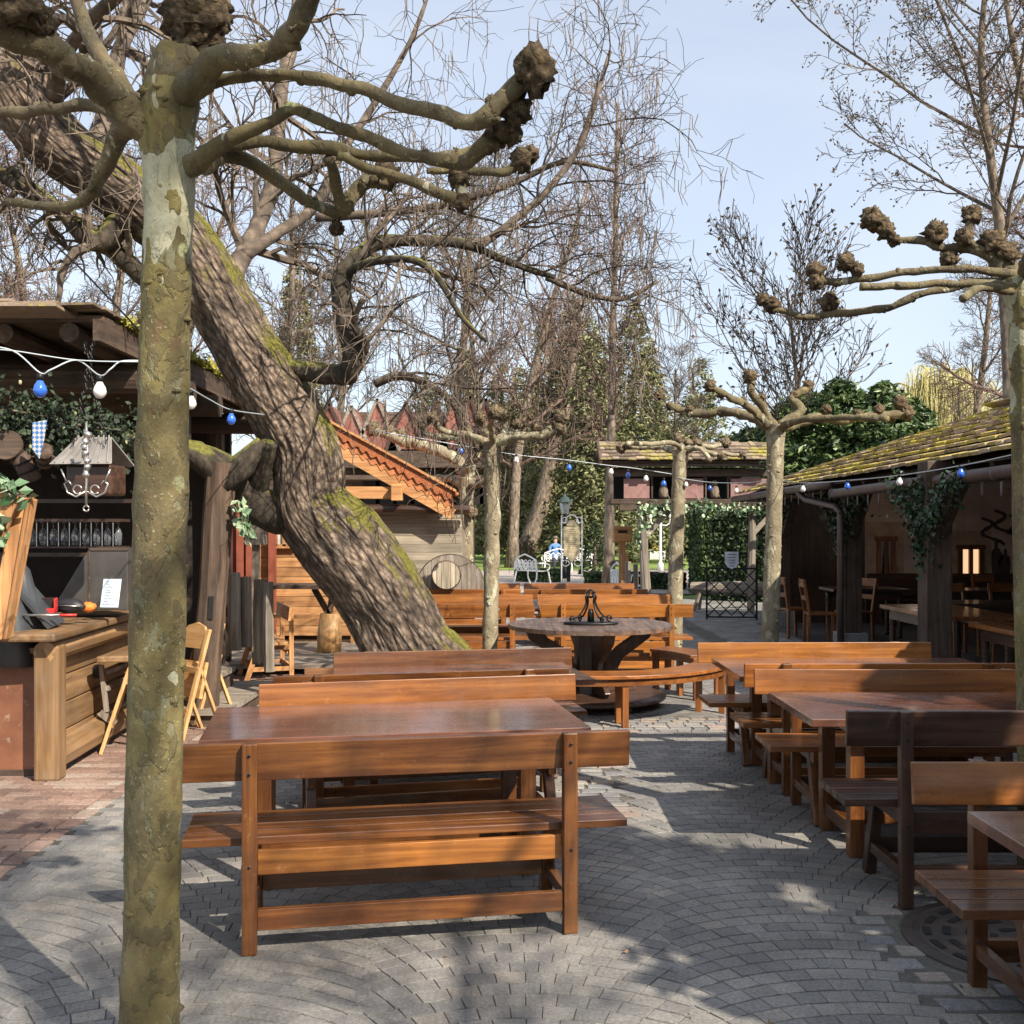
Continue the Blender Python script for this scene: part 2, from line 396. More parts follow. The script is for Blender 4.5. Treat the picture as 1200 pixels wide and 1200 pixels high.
# ------------------------------------------------------------------ ground
def stone_mat(name, stops, sc=60, rough=.75, stain=.35):
    m = NT(name)
    r = m.ramp(m.rnd(), stops)
    n = m.noise(m.co((1,1,1)), sc, 4, .7); st = m.noise(m.co((1,1,1)), 1.1, 6, .65)
    col = m.mix(1.0, r, m.ramp(n, [(.3,.62), (.7,1.35)]), 'MULTIPLY')
    col = m.mix(1.0, col, m.ramp(st, [(.3,1-stain), (.7,1+stain*.8)]), 'MULTIPLY')
    m.set(Base_Color=col, Roughness=rough); m.bump(n, .45, .004); return m.done()
COB = stone_mat('grey_cobble_stone', [(0,(.175,.168,.158)), (.35,(.205,.196,.182)), (.7,(.228,.216,.198)), (.9,(.25,.234,.21)), (1,(.28,.25,.215))], 70, .68, .5)
SETT = stone_mat('granite_sett_stone', [(0,(.17,.17,.175)), (.5,(.24,.232,.222)), (.8,(.28,.25,.21)), (1,(.29,.21,.175))], 70)
BRK = stone_mat('red_paving_brick', [(0,(.17,.115,.09)), (.5,(.24,.15,.115)), (.8,(.29,.20,.155)), (1,(.33,.27,.22))], 50)
m = NT('sandy_joint'); nj = m.noise(m.co((1,1,1)), 40, 5, .7); sj = m.noise(m.co((1,1,1)), .9, 4, .6)
m.set(Base_Color=m.mix(1.0, m.ramp(nj, [(.3,(.06,.056,.048)), (.7,(.13,.12,.10))]), m.ramp(sj, [(.35,.6), (.7,1.6)]), 'MULTIPLY'), Roughness=.95); m.bump(nj, .5, .005); JOINT = m.done()
m = NT('brick_mortar'); nj = m.noise(m.co((1,1,1)), 40, 5, .7)
m.set(Base_Color=m.ramp(nj, [(.3,(.27,.235,.19)), (.7,(.42,.38,.31))]), Roughness=.95); m.bump(nj, .5, .005); MORTAR = m.done()
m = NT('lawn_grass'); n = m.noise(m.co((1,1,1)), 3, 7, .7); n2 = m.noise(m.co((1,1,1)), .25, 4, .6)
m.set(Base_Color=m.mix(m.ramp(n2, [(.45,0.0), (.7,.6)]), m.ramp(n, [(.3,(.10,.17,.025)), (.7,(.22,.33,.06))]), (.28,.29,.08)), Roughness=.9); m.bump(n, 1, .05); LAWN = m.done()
m = NT('park_soil'); n = m.noise(m.co((1,1,1)), 1.5, 8, .7)
m.set(Base_Color=m.ramp(n, [(.3,(.05,.055,.025)), (.6,(.10,.095,.05)), (.75,(.16,.13,.09))]), Roughness=.95); m.bump(n, 1, .1); SOIL = m.done()
m = NT('pale_path'); n = m.noise(m.co((1,1,1)), 6, 7, .7)
m.set(Base_Color=m.ramp(n, [(.3,(.30,.26,.23)), (.7,(.42,.37,.33))]), Roughness=.9); PATHM = m.done()

def sheet(name, pts, z, mat, kind='structure'):
    b = MB(); b.add([(x,y,z) for x, y in pts], [tuple(range(len(pts)))]); o = b.build(name, mat); o['kind'] = kind; return o
sheet('ground', [(-600,-150),(600,-150),(600,1200),(-600,1200)], -.05, SOIL)
sheet('terrace_bed', [(-2.62,-4),(14,-4),(14,27),(-2.62,27)], -.005, JOINT)
sheet('brick_path_bed', [(-14,-4),(-2.62,-4),(-2.62,27),(-14,27)], -.010, MORTAR)
sheet('park_path', [(-30,33),(8,29),(30,31),(30,52),(4,47),(-30,44)], -.03, PATHM)
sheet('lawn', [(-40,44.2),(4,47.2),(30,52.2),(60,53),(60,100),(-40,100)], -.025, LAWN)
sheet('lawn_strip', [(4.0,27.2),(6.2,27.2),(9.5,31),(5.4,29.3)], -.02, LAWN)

def stone(b, q, gap, z, bev=.004, tilt=.002, r=None):
    c = sum((Vector((x,y,0)) for x, y in q), Vector())/4
    o = []; t = []
    g2 = gap/2
    for i in range(4):
        p = Vector((q[i][0], q[i][1], 0)); d = c-p; L = d.length
        j = random.uniform(.7,1.6)
        e = Vector((d.x*.6, d.y*1.7, 0)); p0 = p+e*(g2*j*1.3/L); p1 = p+e*((g2*j*1.3+bev*1.2)/L)
        o.append((p0.x, p0.y, z-.010)); t.append((p1.x, p1.y, z+random.uniform(-tilt,tilt)))
    b.add(o+t, [(4,5,6,7),(0,1,5,4),(1,2,6,5),(2,3,7,6),(3,0,4,7)], r)
def in_sett(x, y):
    if 1.50 < x < 1.84 and y < 4.55: return True          # strip beside the drain
    if 1.50 < x < 3.5 and 4.36 < y < 4.62: return True
    if 9.05 < y < 9.75 and x < 3.2: return True            # cross band
    if .35 < x < .72 and 6.3 < y < 9.2: return True
    if 3.0 < x < 3.35 and y > 4: return True
    return False
def in_any(x, y):
    if x < -2.5: return 'b'
    if math.hypot(x-2.12, y-4.42) < .51: return None
    if 1.5 <= x < 3.0 and y < 4.75: return 's'
    if math.hypot(x-2.12, y-4.42) < .6: return 's'
    if in_sett(x, y): return 's'
    return 'f'
b = MB()
Wd = 1.2; HA = 40.0; Rr = Wd/2/math.sin(R(HA)); st = .098; ns = 12
def upa(a): return max(-R(HA+2.2), min(R(HA+2.2), a+st*math.sin(a)/Rr))
for k in range(-3, 12):
    xc = .05+k*Wd
    for i in range(int(-12), int(27/st)):
        y0 = i*st+(.3*st if k % 2 else 0)
        if k < -2 and False: continue
        jit = random.uniform(-.02,.02)
        for j in range(ns+1):
            a0 = R(-HA)+R(2*HA)*(j-(0 if i % 2 else .5)+jit)/ns; a1 = a0+R(2*HA)/ns
            a1 = min(a1, R(HA+2.2)); a0 = max(a0, R(-HA-2.2))
            if a1-a0 < .02: continue
            q = [(xc+Rr*math.sin(a), y0+Rr*math.cos(a)-Rr+dy) for a, dy in ((a0,0),(a1,0),(upa(a1),st),(upa(a0),st))]
            if abs(q[2][0]-q[3][0]) < .012: continue
            mx = sum(p[0] for p in q)/4; my = sum(p[1] for p in q)/4
            if my < 1.6 or my > 27 or mx > 13 or abs(mx) > my*.62+1.6: continue
            if my > 14 and mx > 9: continue
            if in_any(mx, my) != 'f': continue
            stone(b, q, .0035, 0, .0018, .0016)
        if i % 2:      # half stone at the start of alternate arcs
            pass
o = b.build('cobbled_terrace', COB); o['kind'] = 'structure'
b = MB()
yy = 1.6
while yy < 26:
    xx = -2.6
    hh = random.uniform(.10,.13)
    while xx < 3.6:
        ww = random.uniform(.12,.19)
        mx, my = xx+ww/2, yy+hh/2
        if in_any(mx, my) == 's' and my < 14:
            q = [(xx+random.uniform(-.012,.012), yy+random.uniform(-.012,.012)), (xx+ww, yy+random.uniform(-.012,.012)), (xx+ww+random.uniform(-.01,.01), yy+hh), (xx, yy+hh+random.uniform(-.01,.01))]
            stone(b, q, .013, .001, .010, .003)
        xx += ww
    yy += hh
o = b.build('granite_sett_band', SETT); o['kind'] = 'structure'
b = MB()
for i in range(int(24/.105)):
    for j in range(48):
        y = 2+i*.105; x = -2.62-j*.215-(.107 if i % 2 else 0)
        if x < -12: continue
        if j == 0 and i % 2: stone(b, [(-2.72,y),(-2.62,y),(-2.62,y+.10),(-2.72,y+.10)], .010, .003, .004, .002)
        stone(b, [(x-.21,y),(x,y),(x,y+.10),(x-.21,y+.10)], .010, .003, .004, .002)
for i in range(112): y = 2+i*.215; stone(b, [(-2.61,y),(-2.505,y),(-2.505,y+.205),(-2.61,y+.205)], .010, .003, .004, .002)
o = b.build('brick_path', BRK); o['kind'] = 'structure'

# drain cover
t = thing('drain_cover', 'round cast iron drain cover with slots beside the granite setts', 'drain cover', (2.12,4.42,0))
t.scale = (1.2,1.2,1)
GRATE = plain('rusty_cast_iron', (.085,.07,.06), .55, .4, .3, 12, .2)
b = MB()
b.lathe([(.40,-.012),(.40,.004),(.36,.006),(.355,0),(.335,0),(.33,.004),(.0,.004)], n=64)
RING = b
for rr, cnt in ((.30,16),(.235,12),(.16,8),(.08,5)):
    for i in range(cnt):
        a0 = 2*math.pi*i/cnt; a1 = a0+2*math.pi/cnt*.62
        P = []
        for q in range(6):
            a = a0+(a1-a0)*q/5; P.append((rr*math.cos(a), rr*math.sin(a)))
        for q in range(5):
            (x0,y0),(x1,y1) = P[q], P[q+1]; s0 = (rr+.026)/rr
            b.add([(x0,y0,.0075),(x1,y1,.0075),(x1*s0,y1*s0,.0075),(x0*s0,y0*s0,.0075)], [(0,1,2,3)], mi=1)
b.build('grating', [GRATE, DARKM], t)

# ------------------------------------------------------------------ benches and tables
def make_bench(L=1.86, post=.66, H=.84, name='garden_bench'):
    # the back stands at y=0, the seat reaches to +y
    t = thing(name, '', 'bench')
    b = MB(); b.box((0,.034,H-.075), (L,.028,.155), Matrix.Rotation(R(6),3,'X')); b.build('backrest', MAH['X'], t, bevel=.004)
    b = MB()
    for k in range(4): b.box((0,.105+k*.106,.435), (L,.1,.034))
    b.build('seat', MAH['X'], t, bevel=.004)
    b = MB(); b.box((0,.035,.355), (post*2-.06,.026,.10)); b.build('apron', HON['X'], t, bevel=.003)
    for s in (-1,1):
        b = MB(); b.beam((s*post,-.005,0), (s*post,0,H+.004), .06, .05, (0,1,0)); b.build('leg', MAH['Z'], t, bevel=.004)
        b = MB(); b.beam((s*post,.50,0), (s*post,.36,.418), .055, .06, (0,1,0)); b.build('leg', MAH['Z'], t, bevel=.004)
        b = MB(); b.box((s*post,.25,.385), (.045,.46,.065)); b.build('side_rail', MAH['Y'], t, bevel=.003); b = MB(); b.box((s*post,.235,.14), (.04,.44,.05)); b.build('side_rail', MAH['Y'], t, bevel=.003)
    for s in (-1,1):
        for z in (H-.04, H-.115, .355): b = MB(); b.lathe([(.0065,0),(.0065,.003),(.003,.005)], (s*post,-.031,z), 8, rot=Matrix.Rotation(R(90),3,'X')); b.build('bolt', IRON, t)
    b = MB(); b.box((0,.0,.135), (post*2-.06,.03,.085)); b.build('stretcher', MAH['X'], t, bevel=.003)
    b = MB(); b.box((0,.44,.145), (post*2-.056,.03,.07)); b.build('stretcher', MAH['X'], t, bevel=.003)
    return t
TOPM = wood('varnished_table_top_X', (.13,.048,.028), (.205,.08,.048), 'X', .22, .12, .05, .8, dark=.7)
def make_table(L=1.85, Dp=.9, H=.75, name='garden_table'):
    t = thing(name, '', 'table')
    b = MB()
    b.box((0,0,H-.02), (L,Dp,.04), r=.5)
    b.build('tabletop', TOPM, t, bevel=.003)
    for s in (-1,1):
        for q in (-1,1):
            b = MB(); b.box((s*(L/2-.28),q*(Dp/2-.2),(H-.04)/2), (.075,.075,H-.042)); b.build('leg', MAH['Z'], t, bevel=.004)
        b = MB(); b.box((s*(L/2-.28),0,.13), (.05,Dp-.476,.07)); b.build('side_rail', MAH['Y'], t, bevel=.003); b = MB(); b.box((s*(L/2-.28),0,H-.08), (.05,Dp-.476,.07)); b.build('side_rail', MAH['Y'], t, bevel=.003)
    b = MB(); b.box((0,0,H-.085), (L-.63,.03,.08)); b.build('apron', MAH['X'], t, bevel=.003)
    b = MB(); b.box((0,0,.135), (L-.61,.04,.06)); b.build('stretcher', MAH['X'], t, bevel=.003)
    return t
B0 = make_bench(); T0 = make_table()
used = set()
def bench(xl, yl, xr, yr, away, label, cols=None, group='slatted benches of the beer garden', first=B0, H=None):
    # xl,yl / xr,yr : ends of the backrest on the ground; away = the seat lies beyond the back
    dx, dy = xr-xl, yr-yl; L = math.hypot(dx,dy); a = math.atan2(dy,dx)
    if not away: a += math.pi
    o = first if id(first) not in used else copy_tree(first)
    used.add(id(first))
    o.location = ((xl+xr)/2,(yl+yr)/2,.001); o.rotation_euler = (0,0,a); o.scale = (L/1.86,1,1 if H is None else H/.84)
    o['label'] = label; o['group'] = group
    if cols: recol(o, cols)
    return o
def table(cx, cy, L, Dp, a, label, cols=None, group='tables of the beer garden'):
    o = T0 if id(T0) not in used else copy_tree(T0)
    used.add(id(T0))
    o.location = (cx,cy,.001); o.rotation_euler = (0,0,a); o.scale = (L/1.85,Dp/.9,1)
    o['label'] = label; o['group'] = group
    if cols: recol(o, cols)
    return o
def recol(o, cols):
    pairs = {}
    if 'all' in cols:
        for a in 'XYZ': pairs[MAH[a]] = cols['all'][a]; pairs[HON[a]] = cols['all'][a]
        pairs[TOPM] = cols['all']['X']
    swapmat(o, pairs)
    for ch in [x for x in S.objects if x.parent == o]:
        k = ch.name.split('.')[0]
        if k in cols:
            ax = ch.data.materials[0].name[-1]
            ch.material_slots[0].link = 'OBJECT'; ch.material_slots[0].material = cols[k][ax]
# left group (slightly turned)
bench(-1.32,4.24, .51,4.57, True, 'nearest slatted bench seen from behind, left of the open paving')
table(-.60,5.44,1.83,.92,math.atan2(.33,1.8), 'big varnished table right behind the nearest slatted bench')
bench(-1.42,5.98, .37,6.42, False, 'bench with a chestnut backrest between the two nearest tables on the left', {'backrest': MID})
bench(-1.40,6.26, .36,6.66, True, 'bench backed against the chestnut bench, its seat under the second left table')
table(-.45,7.10,1.83,.9,R(11), 'second varnished table from the front on the left, half hidden by a backrest')
bench(-1.26,7.52, .43,7.86, False, 'bench with a dark red backrest in front of the leaning trunk')
# right group
bench(1.42,8.20,3.22,8.24, False, 'bench with a honey backrest furthest back in the right row', {'backrest': HON, 'seat': MID})
table(2.42,7.48,1.86,.98,R(0), 'varnished table furthest back in the right row')
bench(1.50,6.86,3.34,6.88, True, 'bench whose seat runs under the furthest table of the right row', {'backrest': MID})
bench(1.50,6.64,3.34,6.62, False, 'bench with an orange brown backrest behind the middle right table', {'backrest': MID, 'seat': MID})
table(2.44,5.82,1.86,.9,R(0), 'middle varnished table of the right row with a reddish top')
bench(1.52,4.82,3.30,4.82, True, 'dark bench seen from behind in the right row', {'all': DRK}, H=.88)  # shade over this bench is put into its darker wood colour
bench(1.48,3.98,3.26,3.98, False, 'bench with a sunlit chestnut backrest nearest at the right edge', {'backrest': MID})
table(2.47,3.16,1.86,.9,R(0), 'varnished table cut off by the right edge above the drain cover')
# far rows
fr = 'far benches in the sunny rows'; ft = 'far tables in the sunny rows'
for i, (x0, w) in enumerate(((.34,'right'),(-1.52,'left'))):
    HO = {'all': HON} if i == 0 else {'all': MID}
    side = 'behind the round table' if i == 0 else 'behind the knobbly thin plane trunk'
    bench(x0,12.45,x0+1.78,12.45, True, 'sunlit bench seen from behind, nearest of the rows '+side, HO, fr)
    table(x0+.9,13.4,1.8,.9,0, 'sunlit table in the nearer set '+side, {'all': MID}, ft)
    bench(x0,14.35,x0+1.8,14.35, False, 'sunlit bench facing the camera across the nearer table '+side, {'all': HON}, fr)
    bench(x0-.15,15.6,x0+1.65,15.6, True, 'sunlit bench seen from behind in the last set '+side, {'all': MID}, fr)
    table(x0+.75,16.5,1.8,.9,0, 'sunlit table of the last set '+side, {'all': MID}, ft)
    bench(x0-.15,17.4,x0+1.65,17.4, False, 'last sunlit bench facing the camera '+side, {'all': HON if i else MID}, fr)

# round table
RT = Vector((.77,10.5,0))
t = thing('round_table', 'large round dark table on a scrolled pedestal', 'table', RT)
b = MB()
for k in range(11):
    x0 = -.81+k*1.62/11; x1 = x0+1.62/11-.0015
    P = []
    for x in np.linspace(x0, x1, 5): P.append((x, -math.sqrt(max(.0005,.81**2-x*x)), .745))
    for x in np.linspace(x1, x0, 5): P.append((x, math.sqrt(max(.0005,.81**2-x*x)), .745))
    b.prism(P, (0,0,.04))
b.build('tabletop', wood('worn_round_top', (.10,.06,.045), (.22,.14,.10), 'Y', .35, .3, .2), t)
b = MB(); b.lathe([(.34,.705),(.34,.744)], n=8); b.lathe([(.17,.1),(.15,.3),(.17,.705)], n=8); b.build('pedestal', DRK['Z'], t, bevel=.006)
for k in range(4):
    a = k*math.pi/2+.25; b = MB(); cs = Vector((math.cos(a),math.sin(a),0))
    pr = [(.15,.13),(.44,.115),(.52,.17),(.46,.22),(.33,.24),(.28,.34),(.33,.44),(.48,.54),(.62,.64),(.66,.735),(.50,.735),(.44,.66),(.28,.56),(.19,.47),(.15,.36)]
    P = [cs*x+Vector((0,0,z)) for x, z in pr]; nn = Vector((-math.sin(a),math.cos(a),0))*.055
    b.prism([p-nn/2 for p in P], nn); b.build('leg', DRK['Z'], t, bevel=.004)
b = MB(); b.lathe([(.72,.06),(.74,.075),(.74,.10),(.70,.115)], n=48)
for k in range(6): a = k*math.pi/3; b.box((.6*math.cos(a),.6*math.sin(a),.03), (.1,.1,.06))
b.build('base_ring', DRK['X'], t)
def arc_bench(a0, a1, label, mt, r0=1.02, r1=1.38):
    t = thing('curved_bench', label, 'bench', RT, 0, 'curved benches round the table')
    b = MB(); n = 18
    for (ra, rb, z0, z1) in ((r0,r1,.425,.455),(r0+.03,r0+.055,.36,.425),(r1-.055,r1-.03,.36,.425)):
        vs = []; fs = []
        for i in range(n+1):
            a = R(a0+(a1-a0)*i/n); c, s = math.cos(a), math.sin(a)
            vs += [(ra*c,ra*s,z0),(rb*c,rb*s,z0),(rb*c,rb*s,z1),(ra*c,ra*s,z1)]
        for i in range(n):
            for j in range(4): fs.append((i*4+j, i*4+(j+1)%4, i*4+4+(j+1)%4, i*4+4+j))
        fs += [(3,2,1,0),(n*4,n*4+1,n*4+2,n*4+3)]
        b.add(vs, fs)
    b.build('seat', mt['X'], t, bevel=.004)
    for i in range(3):
        for rr in (r0+.07,r1-.07):
            a = R(a0+(a1-a0)*(.04+.46*i)); b = MB(); p = Vector((rr*math.cos(a),rr*math.sin(a),0))
            b.box(p+Vector((0,0,.213)), (.055,.055,.423), Matrix.Rotation(a,3,'Z')); b.build('leg', mt['Z'], t, bevel=.003)
arc_bench(-142, -20, 'long curved bench in front of the round table', MID)
arc_bench(8, 48, 'short curved bench on the far right side of the round table', MID)
arc_bench(150, 205, 'curved bench on the left side of the round table', MAH)
# iron stand on the round table
t = thing('iron_table_ornament', 'black wrought iron scrolled stand on the round table', 'table ornament', RT+Vector((0,-.08,.786)))
b = MB(); b.lathe([(.26,0),(.27,.008),(.27,.022),(.1,.026)], n=24, sy=.5); b.build('base', IRON, t, True)
b = MB()
for k in range(4):
    a = k*math.pi/2+.5; c, s = math.cos(a), math.sin(a)
    P = []
    for q in range(22):
        u = q/21
        rr = .05+.17*(1-u)**1.6; z = .03+.2*u**1.2
        if u < .25: rr = .21+.03*math.cos(u*25); z = .055+.03*math.sin(u*25)
        P.append((rr*c, rr*s*.6, z))
    b.tube(P, .009, 6)
    b.tube([(.05*c,.05*s,.22),(.06*c,.06*s,.27),(.02*c,.02*s,.31)], .01, 6)
b.tube([(math.cos(q)*.035,0,.30+math.sin(q)*.035) for q in np.linspace(0,6.28,14)], .012, 6)
b.build('scrollwork', IRON, t, True)
b = MB(); b.lathe([(.035,.03),(.03,.12),(.02,.15)], n=12); b.build('candle_holder', IRON, t, True)
# ------------------------------------------------------------------ trees
def walk(p, d, L, n, wob, trop=0.0, droop=0.0):
    pts = [Vector(p)]; d = Vector(d).normalized(); st = L/n
    for i in range(n):
        d = d+Vector((random.gauss(0,wob), random.gauss(0,wob), random.gauss(0,wob)))
        d.z += trop-droop*(i/n)
        d.normalize(); pts.append(pts[-1]+d*st)
    return pts
def twigs(mb, pts, r0, r1, lvl, P):
    # side branches along a limb
    k = len(pts)-1
    cnt = P['n'][lvl]; L0 = P['L'][lvl]
    total = sum((pts[i+1]-pts[i]).length for i in range(k))
    ph = random.random()*6.28
    for c in range(cnt):
        u = P['s'][lvl]+(1-P['s'][lvl])*(c+random.random()*.8)/cnt
        i = min(int(u*k), k-1); f = u*k-i
        p = pts[i].lerp(pts[i+1], f); t = (pts[i+1]-pts[i]).normalized()
        N = t.orthogonal().normalized(); ph += 2.4+random.gauss(0,.4)
        side = Quaternion(t, ph) @ N
        if P.get('flat', 0) and lvl > 0: side.z *= 1-P['flat']; 
        ang = P['a'][lvl]*random.uniform(.75,1.25)
        d = t*math.cos(ang)+side*math.sin(ang)
        L = L0*random.uniform(.55,1.1)*(1-P.get('tap', .55)*u)
        rr = (r0+(r1-r0)*u)*P['rr'][lvl]
        rr = max(rr, P['rmin'])
        n = P['seg'][lvl]
        q = walk(p, d, L, n, P['w'][lvl], P['t'][lvl], P.get('droop', (0,)*5)[lvl])
        nr = max(rr*.35, P['rmin']*.7)
        mb.tube(q, [rr+(nr-rr)*j/n for j in range(n+1)], 3 if rr < .02 else (4 if rr < .04 else 6), False)
        if lvl+1 < len(P['n']): twigs(mb, q, rr, nr, lvl+1, P)
        elif P.get('tip'): P['tip'](q)
CUR = [None]
def bare_tree(name, label, base, H, r, P, mats, group=None, lean=(0,0,1), trunk=None, cat='tree', top=.25, tw=.03):
    t = thing(name, label, cat, base, 0, group)
    b = MB(); pts = trunk if trunk else walk((0,0,-.05), lean, H, 14, tw, .02)
    rad = [r*(1.35 if i == 0 else 1)*(1-(1-top)*i/(len(pts)-1)) for i in range(len(pts))]
    b.tube(pts, rad, 12, True, bump=.1, bs=3); b.build('trunk', mats[0], t, True)
    b = MB(); CUR[0] = b; twigs(b, pts, r, r*top, 0, P); b.build('crown', mats[1], t)
    return t

def knob(b, c, r, seed):
    b.blob(c, r, seed, .34, 2.4, 18, 12)
    for k in range(3):
        d = Vector((random.gauss(0,1), random.gauss(0,1), random.gauss(0,1))).normalized()
        b.blob(Vector(c)+d*r*.6, r*.55, seed+k+1, .4, 2.6, 12, 8)
def smoothpts(pts, rad, m=5):
    P = []; Q = []; k = len(pts)
    for i in range(k-1):
        p0, p1, p2, p3 = pts[max(i-1,0)], pts[i], pts[i+1], pts[min(i+2,k-1)]
        for j in range(m):
            u = j/m
            P.append(.5*((2*p1)+(p2-p0)*u+(2*p0-5*p1+4*p2-p3)*u*u+(3*p1-p0-3*p2+p3)*u**3))
            Q.append(rad[i]+(rad[i+1]-rad[i])*u)
    P.append(pts[-1]); Q.append(rad[-1]); return P, Q
def pollard(label, X, Y, trunk, limbs, knobs, group, lumps=.10, n=20, tr=None, dd=None, kb=None, th=.9):
    # trunk: (px,py,halfwidth px); limbs: [(px,py,dy,halfwidth)], knobs: (px,py,dy,r)
    t = thing('pollarded_plane_tree', label, 'tree', (X,Y,0), 0, group); off = Vector((X,Y,0))
    pts = [W(px,py,Y)-off for px, py, w in trunk]; rad = [w*Y/F for px, py, w in trunk]
    pts, rad = smoothpts(pts, rad, 8)
    b = MB(); b.tube(pts, rad, n, True, bump=lumps, bs=7); 
    for k in range(60):       # knots and old branch scars
        i = random.randrange(2, len(pts)-6); a = random.random()*6.28
        b.blob(pts[i]+Vector((math.cos(a),math.sin(a),0))*rad[i]*.84, rad[i]*random.uniform(.12,.26), k, .3, 2, 10, 8, sc=(1,1,random.uniform(.5,1.1)))
    b.build('trunk', tr or PLANE, t, True)
    for L in limbs:
        P = [W(px,py,Y+dy)-off for px, py, dy, w in L]; Q = [w*(Y+dy)/F for px, py, dy, w in L]
        P, Q = smoothpts(P, Q, 9); Q = [q*th for q in Q]
        for i in range(3, len(P)): P[i] = P[i]+noise.noise_vector(P[i]*9)*Q[i]*.55
        b = MB(); b.tube(P, Q, 16, True, bump=.34, bs=13)
        for k in range(max(3,len(P)//6)):      # healed stubs and swellings
            i = random.randrange(len(P)//3, len(P)); a = noise.noise_vector(P[i]*31).normalized()
            b.blob(P[i]+a*Q[i]*.75, Q[i]*random.uniform(.35,.65), k, .35, 2.2, 10, 8)
        b.build('limb', dd or tr or PLANEL, t, True)
    for i, (px, py, dy, r) in enumerate(knobs):
        b = MB(); knob(b, W(px,py,Y+dy)-off, r*(Y+dy)/F, i*7+X); b.build('knob', kb or KNOB, t, True)
    return t
PG = 'pollarded plane trees of the beer garden'
pollard('thick pollarded plane tree in the left foreground with knobbly cut branches', -1.14, 3.3,
 [(174,1270,36),(175,1200,33),(178,1060,32),(181,920,32),(187,640,31),(191,500,30),(193,400,29),(196,300,28),(198,200,30),(196,150,33),(200,110,34),(205,80,28),(212,60,24)],
 [[(192,175,0,22),(148,125,-.05,21),(120,98,-.1,20),(80,72,-.2,20),(40,48,-.3,19),(-10,30,-.4,19),(-60,15,-.5,18)],
  [(185,165,0,16),(150,115,.05,13),(125,75,.05,11),(105,40,.1,10),(88,0,.1,9),(75,-40,.1,9)],
  [(180,160,0,10),(148,142,.1,9),(110,128,.15,8),(60,128,.2,7.5),(10,131,.25,7),(-30,136,.3,7)],
  [(175,160,.05,14),(145,155,.1,12),(122,190,.15,10.5),(108,225,.2,10),(92,237,.25,6.5),(55,242,.3,6),(10,236,.35,5)],
  [(200,120,0,30),(210,90,0,32),(222,66,0,28)],
  [(205,120,0,22),(235,92,-.1,18),(262,68,-.2,16),(300,64,-.3,14),(325,54,-.35,13.5),(345,30,-.45,14),(362,0,-.5,14),(374,-30,-.55,14)],
  [(215,120,0,14),(240,97,-.05,10),(275,92,-.1,8.5),(320,86,-.2,8),(370,92,-.25,8),(430,108,-.3,8.5),(490,127,-.35,8.5),(545,141,-.38,10),(568,132,-.4,13),(592,112,-.4,13),(612,92,-.4,11)],
  [(198,215,.02,16),(225,192,-.03,15),(250,176,-.07,12),(280,157,-.1,10),(320,138,-.15,8),(345,128,-.15,8),(385,146,-.2,8),(440,164,-.2,8),(490,184,-.25,9),(540,192,-.25,10),(560,178,-.28,11),(590,148,-.3,11)],
  [(230,185,0,12),(270,170,.05,9),(320,167,.1,8.5),(370,175,.12,8),(430,180,.15,7.5),(500,184,.18,7),(560,176,.2,8),(585,160,.2,8)],
  [(240,192,0,13),(265,184,.1,9),(295,190,.15,8),(330,213,.2,8),(365,238,.25,8),(398,250,.3,8)],
  [(383,186,.12,6),(392,205,.18,7),(396,228,.25,7),(402,250,.3,8),(412,232,.3,9),(428,212,.3,11),(448,207,.3,12)],
  [(395,182,.12,6),(430,196,.15,6.5),(480,212,.2,6.5),(520,228,.2,7),(540,236,.2,8),(540,215,.2,7)],
  [(500,200,.2,4),(550,200,.2,5),(590,201,.2,6),(606,192,.2,7)]],
 [(232,22,0,30),(228,45,0,24),(245,8,0,20),(628,82,-.42,21),(604,130,-.35,15),(598,155,-.32,12),(580,160,-.3,12),(612,188,.2,11),(622,180,.2,8),(538,208,.2,10),(20,18,-.35,24),(45,25,-.3,16),(395,268,.3,7),(452,206,.3,13),(15,0,-.4,26),(540,236,.2,9)], PG, .10, 56)
pollard('pollarded plane tree at the right edge with burr tipped branches', 2.50, 5.15,
 [(1212,1040,19),(1212,900,18),(1208,700,18),(1205,500,19),(1203,400,20),(1200,350,22),(1196,325,22)],
 [[(1195,325,0,9),(1170,320,0,6),(1132,315,0,5),(1064,319,.1,4.5),(1013,326,.15,4.5),(968,329,.2,5),(953,318,.2,6)],
  [(1200,340,0,8),(1170,334,-.1,5.5),(1115,332,-.1,5),(1058,335,-.1,5),(1008,336,-.1,5.5)],
  [(1190,335,.1,7),(1150,330,.2,5),(1115,337,.2,5),(1075,347,.2,5),(1030,362,.25,5),(979,367,.3,5),(945,373,.3,4.5),(917,364,.3,4),(898,352,.3,4)],
  [(1195,325,.1,14),(1172,306,.1,10),(1150,295,.1,7),(1126,292,.15,6),(1101,290,.15,5),(1078,282,.2,5),(1055,281,.2,4),(1044,274,.2,5),(1026,258,.2,5)],
  [(1195,340,0,8),(1150,337,-.2,5),(1128,350,-.3,5)],
  [(1165,300,.1,4),(1132,280,.1,5),(1138,258,.1,6)],
  [(1205,330,0,10),(1240,290,0,9),(1280,270,.1,8)],[(1200,320,-.1,8),(1215,280,-.3,8),(1225,230,-.5,8)]],
 [(955,318,.2,9),(955,330,.2,8),(992,308,.15,9),(1004,316,.15,7),(1022,256,.2,11),(1038,270,.2,9),(1048,282,.2,6),(1097,272,.15,11),(1112,304,.15,9),(1139,252,.1,9),(1130,278,.1,8),(1163,288,.1,13),(1178,300,.1,12),(972,354,.3,9),(904,357,.3,8),(893,351,.3,6)], PG, .07, 24)
